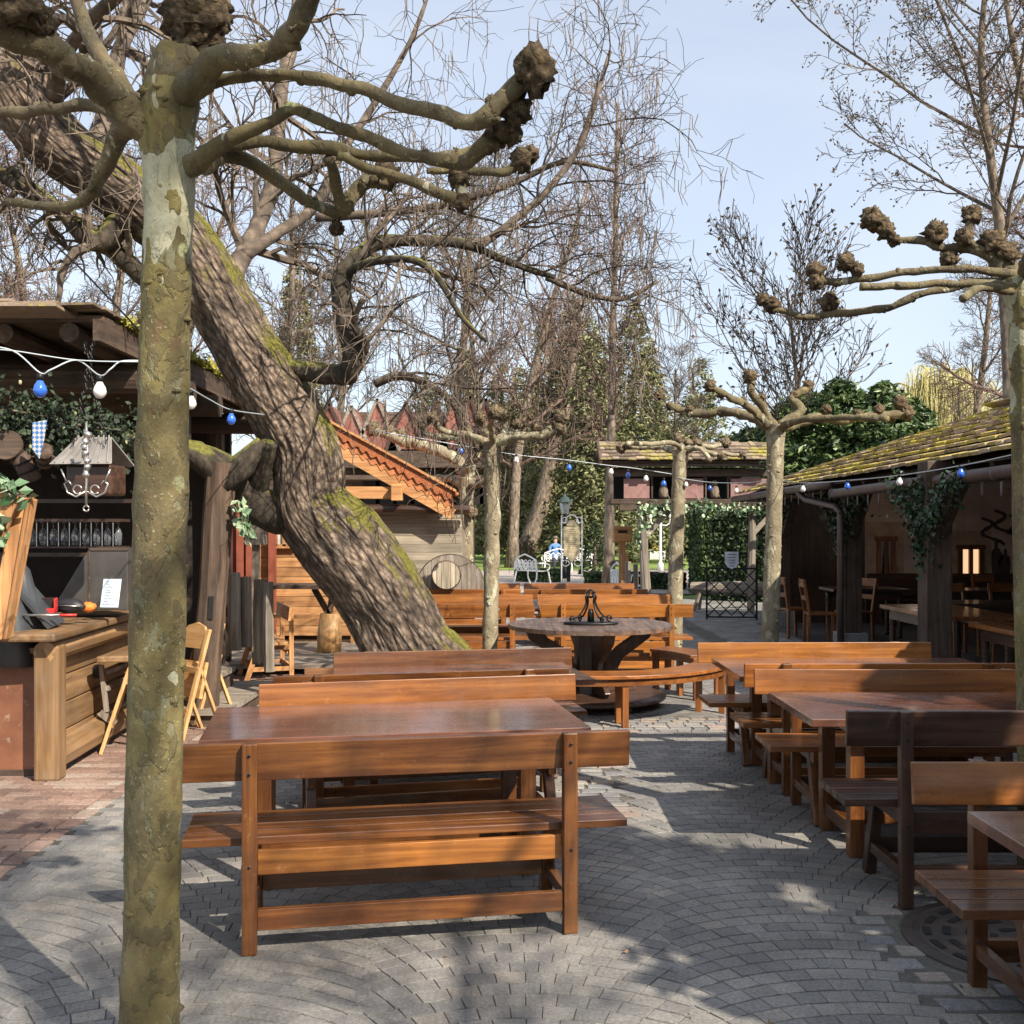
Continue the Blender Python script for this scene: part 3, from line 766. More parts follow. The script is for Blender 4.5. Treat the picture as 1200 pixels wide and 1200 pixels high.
pollard('pollarded plane tree standing beside the right pavilion in front of the gate', (905-600)/F*13.2, 13.2,
 [(900,800,11),(902,752,10.5),(906,640,9.5),(908,560,9.5),(909,515,10.5),(910,498,13)],
 [[(905,502,0,8),(885,490,.2,6.5),(850,483,.4,5.5),(815,485,.6,5),(783,475,.7,4)],
  [(903,500,0,7),(881,480,-.2,5.5),(857,466,-.4,4.5),(833,454,-.5,4)],
  [(905,498,0,7),(893,478,-.1,5),(880,458,-.2,5),(879,446,-.2,5)],
  [(914,500,0,8),(937,481,.2,6),(928,466,.3,5),(946,455,.4,5)],
  [(916,502,0,8),(955,490,.2,6),(990,492,.4,5.5),(1025,487,.6,5),(1062,484,.7,5)],
  [(914,503,0,6),(935,493,-.5,4.5),(990,489,-.9,4),(1040,490,-1.3,4)]],
 [(773,463,.7,5),(785,476,.7,4),(808,480,.6,4),(832,452,-.5,6),(845,462,-.4,4),(879,441,-.2,7),(880,455,-.2,4),(893,466,-.1,4),(947,452,.4,6),(930,463,.3,4),(968,480,.2,5),(1005,486,.4,5),(1030,480,.6,5),(1055,472,.7,7),(1062,484,.7,7),(1045,488,.7,5),(870,470,-.3,4)], PG, .09, 16, PLANE2, PLANEL)
pollard('slim pollarded plane tree before the small gabled gate roof', (793-600)/F*15.2, 15.2,
 [(790,765,10),(791,700,9),(793,640,8.5),(795,580,8),(797,540,8.5),(798,528,11)],
 [[(795,530,0,5),(775,524,.2,3.5),(750,524,.3,3),(729,525,.4,3)],[(800,530,0,5),(815,523,.1,3.5),(830,530,.2,3),(844,534,.2,3)],
  [(800,528,0,5),(818,526,-.2,3),(832,537,-.3,2.5)],[(798,528,0,5),(805,520,.4,3.5),(835,524,.7,3),(849,520,.8,3)],[(845,530,.2,2.5),(868,534,.3,2.5)],[(800,528,0,4),(790,520,-.4,3),(765,520,-.7,3),(735,520,-.9,3)]],
 [(728,525,.4,5),(737,521,.3,4),(845,534,.2,4),(830,539,-.3,3),(850,519,.8,5),(870,533,.3,4),(817,519,0,4),(794,514,0,5),(806,520,.2,5),(752,522,.3,3)], PG, .09, 14, PLANE2, None, KNOB2)
pollard('thin knobbly pollarded plane trunk left of the round table', (576-600)/F*10.6, 10.6,
 [(574,815,10),(574,760,9),(576,700,9),(577,640,9),(577,580,9),(577,530,10),(577,518,12)],
 [[(575,522,0,7),(555,514,.1,4.5),(525,513,.2,4),(500,509,.3,3.5),(497,500,.3,3.5)],[(574,520,0,6),(555,511,-.1,4),(520,505,-.3,3.5),(508,492,-.4,4)],
  [(580,522,0,7),(605,511,.2,5),(630,509,.3,4),(648,500,.4,4),(656,490,.4,4)],[(578,520,0,6),(600,514,-.2,4.5),(635,512,-.4,4),(655,505,-.5,4)],
  [(576,518,0,6),(570,505,.1,4),(565,493,.1,4)],[(580,518,0,6),(592,504,.2,4),(590,490,.2,4)],[(578,520,0,5),(575,500,-.5,3.5),(580,485,-.8,3.5)],[(580,520,0,5),(600,508,.6,3.5),(612,495,.9,3.5)]],
 [(496,498,.3,5),(507,490,-.4,6),(657,489,.4,7),(650,497,.4,5),(657,504,-.5,6),(563,490,.1,6),(590,487,.2,6),(580,483,-.8,7),(612,493,.9,6),(605,497,.3,5),(628,500,.3,5),(548,505,0,5),(620,488,.9,4)], PG, .20, 16, PLANE2, None, KNOB2)
pollard('mottled pollarded plane tree beside the plank shed wall', (545-600)/F*16.5, 16.5,
 [(546,745,11),(546,690,9.5),(545,620,9.5),(546,580,9),(548,560,10)],
 [[(547,565,0,9),(540,546,.1,7.5),(520,531,.2,7),(495,522,.3,6.5),(465,514,.4,6),(440,505,.6,5)],[(545,572,0,6),(525,561,.3,5),(508,562,.4,4.5),(498,570,.4,4)],
  [(549,562,0,8),(552,545,-.1,7),(562,532,-.2,6),(580,526,-.3,5)],[(549,572,0,5),(565,566,-.4,4),(580,560,-.6,4)],[(548,600,.2,4),(530,588,.3,3.5),(522,592,.4,3.5)]],
 [(438,502,.6,7),(455,505,.5,6),(470,508,.4,5),(498,562,.4,6),(497,575,.4,5),(583,524,-.3,6),(552,600,-.3,6),(478,518,.4,5),(582,560,-.6,5)], PG, .10, 14, PLANE2, None, KNOB2)

# ---- the old leaning tree
t = thing('leaning_catalpa_tree', 'huge old leaning tree with furrowed trunk, moss and hanging pods', 'tree', ((500-600)/F*10,10,0))
off = Vector(t.location)
tp = [(532,850,10.1,80),(508,800,10.05,60),(481,760,10,50),(446,700,9.95,49),(402,635,9.9,51),(367,590,9.9,44),(358,526,9.85,40),(322,462,9.8,40),(290,410,9.75,38),(256,350,9.7,37),(212,280,9.6,38),(160,235,9.5,36),(110,200,9.4,35),(60,160,9.3,37),(25,110,9.2,38),(8,60,9.2,38),(0,0,9.2,36),(-10,-60,9.2,34)]
pts, rad = smoothpts([W(a,c,d)-off for a,c,d,w in tp], [w*d/F for a,c,d,w in tp], 16)
def furrow(p, dr, a, u):
    s_ = u*9; tw_ = a+.5*math.sin(s_*.8)
    q = Vector((math.cos(tw_)*1.9, math.sin(tw_)*1.9, s_*.55)); q2 = Vector((math.cos(tw_)*6, math.sin(tw_)*6, s_*2.2)); q3 = Vector((math.cos(a)*15, math.sin(a)*15, s_*9))
    r1 = 1-abs(noise.noise(q))*2.6; r2 = 1-abs(noise.noise(q2))*2.2
    low = max(0,1-u*2.6)
    return .10*low*(r1-.5)+.055*(r1-.5)*(1-low)+.035*(r2-.4)+.022*noise.noise(q3)
b = MB(); b.tube(pts, rad, 220, True, bump=.10, bs=1.6, ridge=furrow); to = b.build('trunk', OLDBARK, t, True)
ga = []; sl_ = 0
for i in range(len(pts)):       # straightened coordinates so that the furrows follow the trunk
    if i: sl_ += (pts[i]-pts[i-1]).length
    for j in range(220):
        a = 2*math.pi*j/220; ga += [math.cos(a)*rad[i], math.sin(a)*rad[i], sl_]
at = to.data.attributes.new('grain', 'FLOAT_VECTOR', 'POINT')
at.data.foreach_set('vector', np.array(ga, dtype=np.float32))
LIMBS = [
 ([(350,600,9.95,26),(318,600,9.85,25),(294,580,9.8,20),(272,552,9.75,16),(240,535,9.7,13),(212,528,9.6,11)], 1),
 ([(300,578,9.8,14),(310,540,9.6,11),(315,520,9.5,9)], 1),
 ([(330,435,9.8,14),(355,435,9.7,12),(385,438,9.6,12),(408,436,9.5,14),(414,412,9.4,13),(404,375,9.4,12),(400,330,9.4,12),(412,308,9.4,10),(440,286,9.5,8),(480,282,9.6,6.5),(540,285,9.7,6),(575,298,9.8,5),(610,312,9.9,4),(650,325,10,3)], 1),
 ([(410,436,9.5,8),(428,405,9.3,5),(415,380,9.2,4),(425,350,9.1,3)], 1),
 ([(404,322,9.4,6),(430,308,9.2,5),(480,304,9,4.5),(510,322,8.9,4),(540,370,8.8,3),(570,400,8.7,2)], 1),
 ([(160,235,9.5,16),(115,285,9.3,13),(70,245,9.2,9),(30,225,9.1,7),(-20,190,9,7)], 1),
 ([(175,330,9.6,11),(140,300,9.5,11),(105,270,9.4,10),(60,240,9.3,9),(10,200,9.2,8)], 1),
 ([(265,345,9.8,13),(282,305,10.2,11),(300,270,10.5,10),(318,220,10.9,9.5),(325,165,11.2,9),(330,100,11.5,8),(345,40,11.8,7),(350,-30,12,6)], 0),
 ([(285,300,10.2,8),(330,270,10.5,7),(370,240,10.8,6),(400,180,11,5),(440,120,11.2,4),(480,50,11.4,3),(500,0,11.6,2)], 0),
 ([(560,290,9.7,5),(600,260,9.8,4.5),(640,225,9.9,4),(680,170,10,3.5),(700,110,10,3),(715,60,10.1,2)], 0),
 ([(370,255,10.6,6),(440,250,10.6,5),(520,240,10.6,4.5),(600,215,10.6,4),(660,190,10.6,3),(720,200,10.6,2)], 0),
 ([(640,325,10,4),(690,345,10.1,3.5),(730,350,10.2,3),(770,330,10.2,2)], 0),
 ([(110,195,9.4,18),(130,120,9.8,12),(140,60,10.1,9),(170,0,10.4,7),(180,-40,10.5,6)], 0),
 ([(60,150,9.3,14),(70,80,8.9,9),(100,30,8.6,7),(150,-20,8.3,6)], 0),
 ([(440,450,11.5,5),(470,440,11.4,5),(510,455,11.3,4.5),(545,490,11.2,4),(560,530,11.2,3)], 0)]
lp = []
for L, ms in LIMBS:
    P, Q = smoothpts([W(a,c,d)-off for a,c,d,w in L], [w*d/F for a,c,d,w in L], 5)
    b = MB(); b.tube(P, Q, 14, True, bump=.2, bs=5); b.build('limb', MOSSB if ms else TWIG, t, True); lp.append((P, Q))
pods = MB(); tw = MB()
def podtip(q):
    if random.random() < .22:
        for k in range(random.choice((1,1,2,3))):
            e = q[-1]+Vector((random.gauss(0,.03),random.gauss(0,.03),0)); L = random.uniform(.18,.42)
            pods.tube([e, e+Vector((random.gauss(0,.02),random.gauss(0,.02),-L*.5)), e+Vector((random.gauss(0,.05),random.gauss(0,.05),-L))], [.004,.005,.003], 3, False)
PT = dict(n=(8,6,6), L=(1.5,.85,.45), s=(.12,.15,.15), a=(.95,.9,.85), rr=(.5,.6,.7), rmin=.0034, seg=(7,5,4), w=(.22,.24,.24), t=(.03,.0,-.01), droop=(.12,.16,.1,0,0), tap=.3, tip=podtip)
for i, (P, Q) in enumerate(lp):
    if i in (0,1): continue
    pt = dict(PT); 
    if i in (8,7,10,9): pt = dict(PT, n=(10,6,5))
    if i in (5,6,3): pt = dict(PT, n=(5,4,4), L=(1.0,.6,.4))
    if i in (12,13): pt = dict(PT, n=(9,6,5), L=(1.9,.8,.45))
    if i == 2: pt = dict(PT, n=(12,6,5), s=(.5,.15,.15))
    twigs(tw, P, Q[0], Q[-1], 0, pt)
tw.build('twigs', TWIG, t); tag(pods.build('seed_pods', TWIG, t), kind='stuff')
print('catalpa twig faces', len(tw.f), len(pods.f))
for k in range(5):     # moss cushions on the trunk top
    pass

# ---- background trees
def PB(n, L, a, **k):
    d = dict(n=n, L=L, s=(.22,.12,.12,.1), a=a, rr=(.42,.5,.6,.7), rmin=.009, seg=(8,6,5,3), w=(.08,.13,.16,.18), t=(.05,.04,.03,.02), droop=(0,0,0,0), tap=.6)
    d.update(k); return d
def P3(px, d): return ((px-600)/F*d, d, 0)
def seedtip(q):
    for k in range(2): CUR[0].leaf(q[-1]+Vector((random.gauss(0,.05),random.gauss(0,.05),random.gauss(0,.05))), .05, .09, mi=1)
# big maple behind the pavilion, leaning trunk curve
d = 24
bx = P3(1188, d)
trunk = [W(a,c,d)-Vector(bx) for a, c in ((1188,705),(1186,600),(1183,450),(1176,320),(1170,250),(1160,180),(1152,110),(1150,40),(1158,-40),(1160,-110))]
trunk, _ = smoothpts(trunk, [1]*len(trunk), 2)
SEEDM = leafmat('brown_seed_clusters', (.09,.065,.04), (.2,.15,.09), .8); BUDM = leafmat('dark_buds', (.06,.04,.03), (.14,.10,.07), .8)
maple = bare_tree('maple_tree', 'tall bare maple with dangling seed clusters behind the right pavilion', bx, 14, .18, PB((20,8,6,4), (8.6,2.3,1.0,.45), (.95,.7,.7,.7), s=(.36,.15,.15,.1), rmin=.009, tip=seedtip, tap=.45), (PALEBARK, [TWIG, SEEDM]), None, trunk=trunk, top=.22)
# ash-like tree with upright branches
def budtip(q):
    if random.random() < .6: CUR[0].leaf(q[-1], .09, .16, mi=1)
ash = bare_tree('ash_tree', 'bare upright tree with dark buds behind the small gate roof', P3(945, 30), 8.6, .13, PB((24,9,6), (5.4,2.2,.95), (.85,.55,.5), s=(.28,.18,.15), t=(.09,.08,.06), rmin=.012, tip=budtip, tap=.5), (PALEBARK, [TWIG, BUDM]))
# slender birch-like tree with catkins
def cattip(q):
    if random.random() < .2:
        e = q[-1]; L = random.uniform(.2,.8)
        CUR[0].tube([e, e+Vector((0,0,-L*.5)), e+Vector((random.gauss(0,.05),0,-L))], [.008,.013,.007], 3, False)
birch = bare_tree('slender_trumpet_tree', 'slender tall bare tree with long dangling pods behind the garden', P3(713, 31), 14.0, .17, PB((30,6,5), (2.7,1.3,.8), (.75,.7,.7), s=(.28,.12,.1), droop=(.02,.08,.12), rmin=.009, tip=cattip, tap=.5), (PALEBARK, TWIGR), None, tw=.012)
# a few kinds of bare park trees, then copies, each its own
gb = 'bare trees of the park behind the garden'
kinds = []
for i in range(4):
    kinds.append(bare_tree('bare_park_tree', '', (0,0,0), 15+i*1.5, .3, PB((16,8,7,4) if i < 3 else (22,9,8), (6.0,2.6,1.2,.6), (.8+.08*i,.7,.65,.6), rmin=.013, t=(.06,.04,.03,.02), w=(.10,.15,.18,.2)), (PALEBARK, (TWIG,TWIGR,TWIG,TWIGR)[i]), gb))
plant = [(40,30,0,.75,'bare tree with a crooked crown rising behind the left hut roof'),(-90,28,1,.9,'bare tree at the left edge behind the hut'),(110,42,2,.95,'tall bare tree behind the hut left of the leaning trunk'),
(330,48,0,1.1,'tall bare tree right of the leaning trunk'),
 (520,55,2,1.15,'bare tree between the chalet and the park'),(600,50,3,.95,'bare tree over the thin knobbly plane trunk'),(660,62,1,.85,'distant bare tree near the lamp'),
 (1130,48,2,.85,'bare tree behind the yellow willow'),(1260,36,3,1.0,'bare tree beyond the right edge of the pavilion roof'),(185,60,3,1.2,'distant bare tree seen behind the foreground trunk'),
 (785,58,0,.7,'bare tree beyond the small gate roof'),(560,80,3,1.2,'far bare tree above the lawn'),(395,75,2,1.3,'far bare tree behind the chalet'),(-30,60,3,1.3,'far bare tree over the hut eaves')]
for i, (px, d, k, sc, lab) in enumerate(plant):
    p = P3(px, d)
    if i < 4 and k == [0,1,2,3][i] and False: pass
    first = kinds[k].get('placed', 0) == 0
    if first:
        o = kinds[k]; o['placed'] = 1; o.location = p; o.rotation_euler = (0,0,random.random()*6); o.scale = (sc,)*3; o['label'] = lab
    else:
        o = dup(kinds[k], p, random.random()*6, lab, gb, sc)
for o in S.objects:
    if 'placed' in o: del o['placed']
# pale leaning trunk on the lawn
d = 58
trunk = [W(a,c,d)-Vector(P3(612,d)) for a, c in ((612,658),(622,630),(632,600),(640,565),(650,525),(660,490),(668,450),(674,400),(680,350))]
bare_tree('leaning_park_pine', 'pale leaning trunk rising from the lawn behind the kiosk', P3(612,d), 12, .55, PB((18,7,6), (4.5,2.2,1.1), (1.0,.8,.8), s=(.45,.15,.1), rmin=.02), (PALEBARK, TWIG), None, trunk=trunk, top=.4)

# ---- evergreens
def conifer(name, label, base, H, Rr, mat, group, n=2600, lw=.16, kind='cone', bare=.12, cat='tree'):
    t = thing(name, label, cat, base, 0, group)
    b = MB(); b.tube(walk((0,0,-.05),(0,0,1),H*.96,8,.012), [Rr*.09*(1-.9*i/8)+.02 for i in range(9)], 8, True); b.build('trunk', TWIG, t, True)
    b = MB(); sd = random.random()*50
    nb = int(n/26)
    for i in range(nb):
        u = random.random()
        if kind == 'cone': z = bare+(1-bare)*(1-math.sqrt(u)); rr = Rr*(1-z)**.8
        elif kind == 'clip': z = u**1.3; rr = Rr*(1-z)**.75
        else:
            z = bare+(1-bare)*u; rr = Rr*math.sin(math.pi*min(1,(z-bare)/(1-bare)*.86+.14))**.6
        a = random.random()*6.283
        rr *= .78+.5*noise.noise(Vector((math.cos(a)*1.6, math.sin(a)*1.6, z*5+sd)))+.12 if kind != 'clip' else 1
        tip = Vector((math.cos(a)*rr, math.sin(a)*rr, z*H-(.12*rr if kind == 'cone' else 0)))
        root = Vector((0,0,z*H+.05*H if kind != 'clip' else z*H))
        for j in range(26):
            if kind == 'clip': f = random.uniform(.9,1.0)
            else: f = 1-abs(random.gauss(0,.28))
            p = root.lerp(tip, max(.1,f))+Vector((random.gauss(0,.05),random.gauss(0,.05),random.gauss(0,.035)))*(Rr*.9 if kind != 'clip' else Rr*.35)
            dr = (tip-root)+Vector((random.gauss(0,.6),random.gauss(0,.6),random.gauss(0,.4)))*Rr
            b.leaf(p, lw*random.uniform(.6,1.2), lw*random.uniform(1.4,3), dr)
    b.build('crown', mat, t)
    return t
ge = 'evergreen trees of the park'
ev = [(610,66,12,3.4,CONIF2,'pale olive conifer behind the knobbly thin trunk'),(545,88,17,4.5,CONIF2,'dark evergreen beyond the lawn left of the kiosk'),(585,82,15,4.2,CONIF,'evergreen right behind the white kiosk'),(640,78,18,5,CONIF2,'olive green conifer behind the leaning trunk'),
 (672,60,15,3.6,CONIF2,'shaggy olive conifer behind the street lamp'),(696,52,12,3.0,CONIF,'dark conifer behind the clipped cone'),(742,58,14.5,3.8,CONIF,'tall conifer left of the small gate roof'),
 (760,80,16,4.5,CONIF2,'distant conifer above the gate roof'),(345,52,15.5,2.6,CONIF2,'grey green conifer behind the leaning trunk'),(500,95,16,5,CONIF,'far evergreen behind the chalet'),(700,95,20,5.5,CONIF,'far tall evergreen over the lawn'),(620,100,16,5,CONIF,'far evergreen over the leaning pine'),(820,70,13,4.5,CONIF,'far evergreen behind the gate roof')]
for px, d, H, r_, m_, lab in ev: conifer('conifer', lab, P3(px,d), H, r_, m_, ge, 17000, .0165*d**.5, 'cone', .05)
gl = 'laurel bushes behind the pavilion'
for px, d, H, r_, lab in ((880,32,4.6,2.3,'dark laurel behind the slim plane trees'),(935,30,5.3,2.4,'dark evergreen laurel above the pavilion hip'),(985,29,5.6,2.3,'tallest dark laurel above the pavilion roof'),(1035,28,5.4,1.9,'dark laurel beside the yellow willow'),(1072,28,5.0,1.2,'small dark laurel at the foot of the willow')):
    conifer('laurel_tree', lab, P3(px,d), H, r_, LAUREL, gl, 14000, .095, 'round', .1)
# willow
w = thing('willow_tree', 'yellow weeping willow above the pavilion roof', 'tree', P3(1098,60))
b = MB(); b.tube(walk((0,0,0),(0.1,0,1),7,8,.05), [.4-.03*i for i in range(9)], 8); b.build('trunk', TWIG, w, True)
b = MB()
for i in range(26):
    a = random.random()*6.283; rr = random.uniform(.8,3.2); tp_ = Vector((rr*math.cos(a), rr*math.sin(a), 11-.22*rr*rr+random.gauss(0,.3)))
    P, Q = smoothpts([Vector((0,0,6.2)), Vector((tp_.x*.4,tp_.y*.4,tp_.z-1.0)), tp_, tp_+Vector((tp_.x*.25,tp_.y*.25,-.7))], [.12,.08,.05,.03], 5); b.tube(P, Q, 5, False, r=.1)
    for k in range(70):
        q = P[random.randrange(4,len(P))]+Vector((random.gauss(0,.28),random.gauss(0,.28),random.gauss(0,.12))); L = random.uniform(1.0,4.5); pp = [q]
        for e in range(5): q = q+Vector((random.gauss(0,.05)+tp_.x*.01, random.gauss(0,.05)+tp_.y*.01, -L/5)); pp.append(q)
        b.tube(pp, [.016,.016,.016,.015,.014,.012], 3, False, r=random.random())
b.build('crown', WILLOW, w)
# clipped cone and low hedges
conifer('clipped_cone', 'clipped dark green cone beside the street lamp sign', P3(697,40.5), 2.05, .62, HEDGE, None, 9000, .05, 'clip', 0, 'topiary')
conifer('clipped_cone', 'small distant clipped column left of the kiosk', P3(590,86), 4.6, .9, HEDGE, None, 4000, .12, 'clip', 0, 'topiary')
conifer('clipped_cone', 'second distant clipped column on the lawn, left of the kiosk', P3(631,90), 3.8, .8, HEDGE, None, 4000, .12, 'clip', 0, 'topiary')
def hedge(name, label, x0, y0, x1, y1, wd_, H, mat, lw=.09, dens=900, cat='hedge', z0=0, round_=0):
    t = thing(name, label, cat, ((x0+x1)/2,(y0+y1)/2,z0)); b = MB()
    dx, dy = x1-x0, y1-y0; L = math.hypot(dx,dy); ux, uy = dx/L, dy/L
    core = MB(); core.box((0,0,H*.46), (L*.96,wd_*.7,H*.9), Matrix.Rotation(math.atan2(dy,dx),3,'Z')); core.build('core', DARKM if False else HEDGE, t)
    A = 2*(L*H)+L*wd_+2*wd_*H
    for i in range(int(dens*A)):
        u = random.uniform(-.5,.5)*L; v = random.uniform(-.5,.5)*wd_; z = random.random()*H
        f = random.random()*A
        if f < 2*L*H: v = wd_*.5*(1 if random.random() < .5 else -1)*random.uniform(.8,1.05)
        elif f < 2*L*H+L*wd_: z = H*random.uniform(.94,1.02)
        else: u = L*.5*(1 if random.random() < .5 else -1)
        k = 1+.12*noise.noise(Vector((u*1.5,v,z*1.5+x0)))
        v *= k; z *= k
        b.leaf((u*ux-v*uy, u*uy+v*ux, z), lw*random.uniform(.6,1.2), lw*random.uniform(.9,1.8))
    b.build('foliage', mat, t); return t
hedge('low_box_hedge', 'low clipped box hedge at the foot of the clipped cone', 2.4,33,5.0,31.5,.7,.42,HEDGE)
hedge('low_box_hedge', 'low box hedge running left behind the white garden bench', .2,36.5,1.6,36,.6,.4,HEDGE)
hedge('clipped_hedge', 'tall clipped dark hedge beside the gate passage', 5.1,26.5,6.9,25.5,1.2,2.15,HEDGE,.08,700)
hedge('clipped_hedge', 'dark hedge block behind the lattice gate', 7.2,27,10.5,27,1.4,2.9,LAUREL,.1,500)
hedge('loose_shrubbery', 'leafy dark shrubbery under the gate roof', 5.0,29,12,29,2,3.4,LAUREL,.13,300,'shrub')
hedge('loose_shrubbery', 'dark shrubs at the far edge of the lawn', -12,98,40,98,3,3.5,CONIF,.35,60,'shrub')
# ------------------------------------------------------------------ roofs
def shingle_mat(name, c1, c2, moss, th=.5):
    m = NT(name)
    r = m.ramp(m.rnd(), [(0, tuple(a*.6 for a in c1)), (.5, c1), (1, c2)])
    g = m.noise(m.co((9,9,9)), 2, 6, .7)
    col = m.mix(1.0, r, m.ramp(g, [(.3,.65), (.7,1.3)]), 'MULTIPLY')
    n = m.noise(m.co((1,1,1)), 1.6, 6, .7); n2 = m.noise(m.co((1,1,1)), 22, 5, .7)
    mk = m.ramp(m.math('ADD', m.math('MULTIPLY', n, .7), m.math('MULTIPLY', n2, .3)), [(th,0.0), (th+.07,.95)])
    col = m.mix(mk, col, m.ramp(n2, [(.3, tuple(a*.45 for a in moss)), (.7, moss)]))
    m.set(Base_Color=col, Roughness=.9); m.bump(m.math('ADD', g, m.math('MULTIPLY', n2, .6)), .8, .012); return m.done()
SHI = shingle_mat('mossy_wooden_shingles', (.33,.24,.165), (.56,.45,.33), (.62,.52,.09), .475)
SHI2 = shingle_mat('brown_wooden_shingles', (.17,.125,.09), (.34,.26,.19), (.42,.36,.07), .50)
TILE = shingle_mat('orange_roof_tiles', (.40,.13,.05), (.54,.215,.085), (.30,.25,.10), .66)
def shingles(b, o, ux, up, rows, ex, span, w=(.10,.19), th=.018, lift=.028, over=1.9):
    # o: eave start, ux: unit along the eave, up: unit up the slope; span(row) -> (u0,u1)
    ux = Vector(ux).normalized(); up = Vector(up).normalized(); nn = ux.cross(up).normalized()
    if nn.z < 0: nn = -nn
    for r in range(rows):
        u0, u1 = span(r); u = u0+random.uniform(-.08,0)
        while u < u1:
            ww = random.uniform(*w); j = random.uniform(-.022,.022); s0 = r*ex+j; L = ex*over
            a = Vector(o)+ux*u+up*s0+nn*(lift+random.uniform(-.004,.008)); c = a+up*L-nn*(lift*over*.92)
            e = ux*(ww-.006); t_ = nn*th
            q = min(u+ww, u1)
            b.add([a, a+e, c+e, c, a+t_, a+e+t_, c+e+t_, c+t_], [(3,2,1,0),(4,5,6,7),(0,1,5,4),(1,2,6,5),(2,3,7,6),(3,0,4,7)])
            u += ww

# ------------------------------------------------------------------ right pavilion
PLA = NT('aged_pinkish_plaster'); n = PLA.noise(PLA.co((1,1,1)), 1.4, 7, .65)
PLA.set(Base_Color=PLA.ramp(n, [(.3,(.33,.25,.22)), (.6,(.5,.41,.36)), (.75,(.56,.48,.42))]), Roughness=.9); PLA.bump(n, .3, .01); PLA = PLA.done()
pv = thing('shingled_pavilion', 'open timber pavilion with mossy shingle roof and painted wall on the right', 'pavilion', (0,0,0))
XE, YE, HE = 4.35, 20.6, 2.36      # far left corner of the eaves
XR, HR = 7.98, 3.66
YN = 6.5                            # near end of the modelled roof
K = 17.0                            # the eave steps outwards nearer than this
slope = Vector((XR-XE, 0, HR-HE)); SL = slope.length; up = slope.normalized()
rows = 11; ex = SL/rows
b = MB()
shingles(b, (XE,YN,HE), (0,1,0), up, rows, ex, lambda r: (0, (YE-YN)-(XR-XE)*r/rows+.04), w=(.14,.28), th=.035, lift=.055)
hv = Vector((XR-XE,-(XR-XE),HR-HE)); 
for k in range(30): q = Vector((XE,YE,HE+.07))+hv*(k/30); b.beam(q, q+hv*(1.5/30)+Vector((0,0,-.02)), .16, .03)
shingles(b, (2*XR-XE,YN,HE), (0,1,0), Vector((-(XR-XE),0,HR-HE)), rows, ex, lambda r: (0, (YE-YN)-(XR-XE)*r/rows), w=(.25,.45))
b.build('shingle_roof', SHI, pv)
b = MB(); z = -.03
b.add([(XE,YN,HE+z),(XE,YE,HE+z),(XR,YE-(XR-XE),HR+z),(XR,YN,HR+z),(2*XR-XE,YE,HE+z),(2*XR-XE,YN,HE+z)], [(0,1,2,3),(1,4,2),(4,5,3,2)])
b.build('roof_boarding', OLD['Y'], pv)
b = MB()
b.tube([(XE-.06,YE+.05,HE-.05),(XE-.06,14.9,HE-.03),(XE-.02,14.5,HE-.05)], .06, 10); b.tube([(XE+.25,14.25,HE-.15),(XE-.06,14.2,HE-.17),(XE-.06,12,HE-.155),(XE-.06,YN,HE-.14)], .062, 10); P2 = [Vector((XE-.06,YE+.05,HE-.05)), Vector((2*XR-XE,YE+.05,HE-.05))]; b.tube(P2, .055, 8)
b.build('gutter', GUTTER, pv, True)
for y in (19,16.6,14.2,11.8,9.4): 
    gz = HE-.04 if y > 14.5 else HE-.16
    b = MB(); b.tube([(XE-.06,y,gz),(XE-.06,y+.05,gz)], .068, 10); b.build('gutter_bracket', GUTTER, pv, True)
b = MB(); dx = XE+.05; dy = 15.6
b.tube([(XE-.06,16.0,HE-.08),(XE+.0,15.8,HE-.2),(XE+.08,14.6,HE-.33),(XE+.10,14.45,HE-.42),(XE+.10,14.45,.05)], .045, 10); b.build('downpipe', GUTTER, pv, True)
posts = [(18.75,4.78,.2),(14.75,4.68,.25),(10.9,4.32,.26),(7.9,4.5,.28)]
XP = 4.75
for y, x, w_ in posts:
    b = MB(); b.box((x,y,.15), (w_*1.5,w_*1.5,.3)); b.build('post_base', SETT, pv, bevel=.01)
    b = MB(); b.box((x,y,(HE+.05)/2+.15), (w_,w_,HE-.25)); b.build('post', OLD['Z'], pv, bevel=.012)
    for s in (-1,1):
        b = MB(); b.beam((x,y+s*.05,HE-.75), (x,y+s*.72,HE-.12), .11, .13, (1,0,0)); b.build('brace', OLD['Y'], pv, bevel=.01)
b = MB(); b.box((XP,(YN+YE)/2,HE-.03), (.16,YE-YN-.5,.18)); b.build('eave_beam', OLD['Y'], pv)
b = MB()
for k in range(24):
    y = YN+.3+k*.6; b.beam((XE+.06,y,HE-.06), (XR,y,HR-.12), .09, .11); 
b.build('rafters', OLD['X'], pv)
PLA2 = plain('pink_lime_plaster', (.66,.50,.45), .9, 0, .25, 2)
YW = 19.6        # the painted wall closes the far end and faces the terrace
b = MB(); b.box((8.0,YW+.1,1.25), (6.2,.2,2.5)); b.box((10.9,13.5,1.2), (.2,12,2.4)); b.build('plaster_wall', PLA2, pv)
b = MB(); b.box((5.72,YW-.02,1.25), (1.5,.04,2.5)); b.box((10.78,13.5,1.3), (.04,12,2.6)); b.box((8.6,YW-.02,.32), (4.2,.04,.64)); b.build('dark_boarding', DRK['Z'], pv)
b = MB(); b.box((8.3,YW-.35,.46), (3.6,.45,.05)); b.box((8.3,YW-.1,.72), (3.6,.04,.4)); b.box((8.3,YW-.35,.22), (3.4,.35,.4)); b.build('wall_bench', DRK['X'], pv)
b = MB(); b.box((7.6,14,.004), (6.2,11.2,.02)); b.build('tiled_floor', plain('dark_stone_floor', (.07,.065,.06), .7), pv)
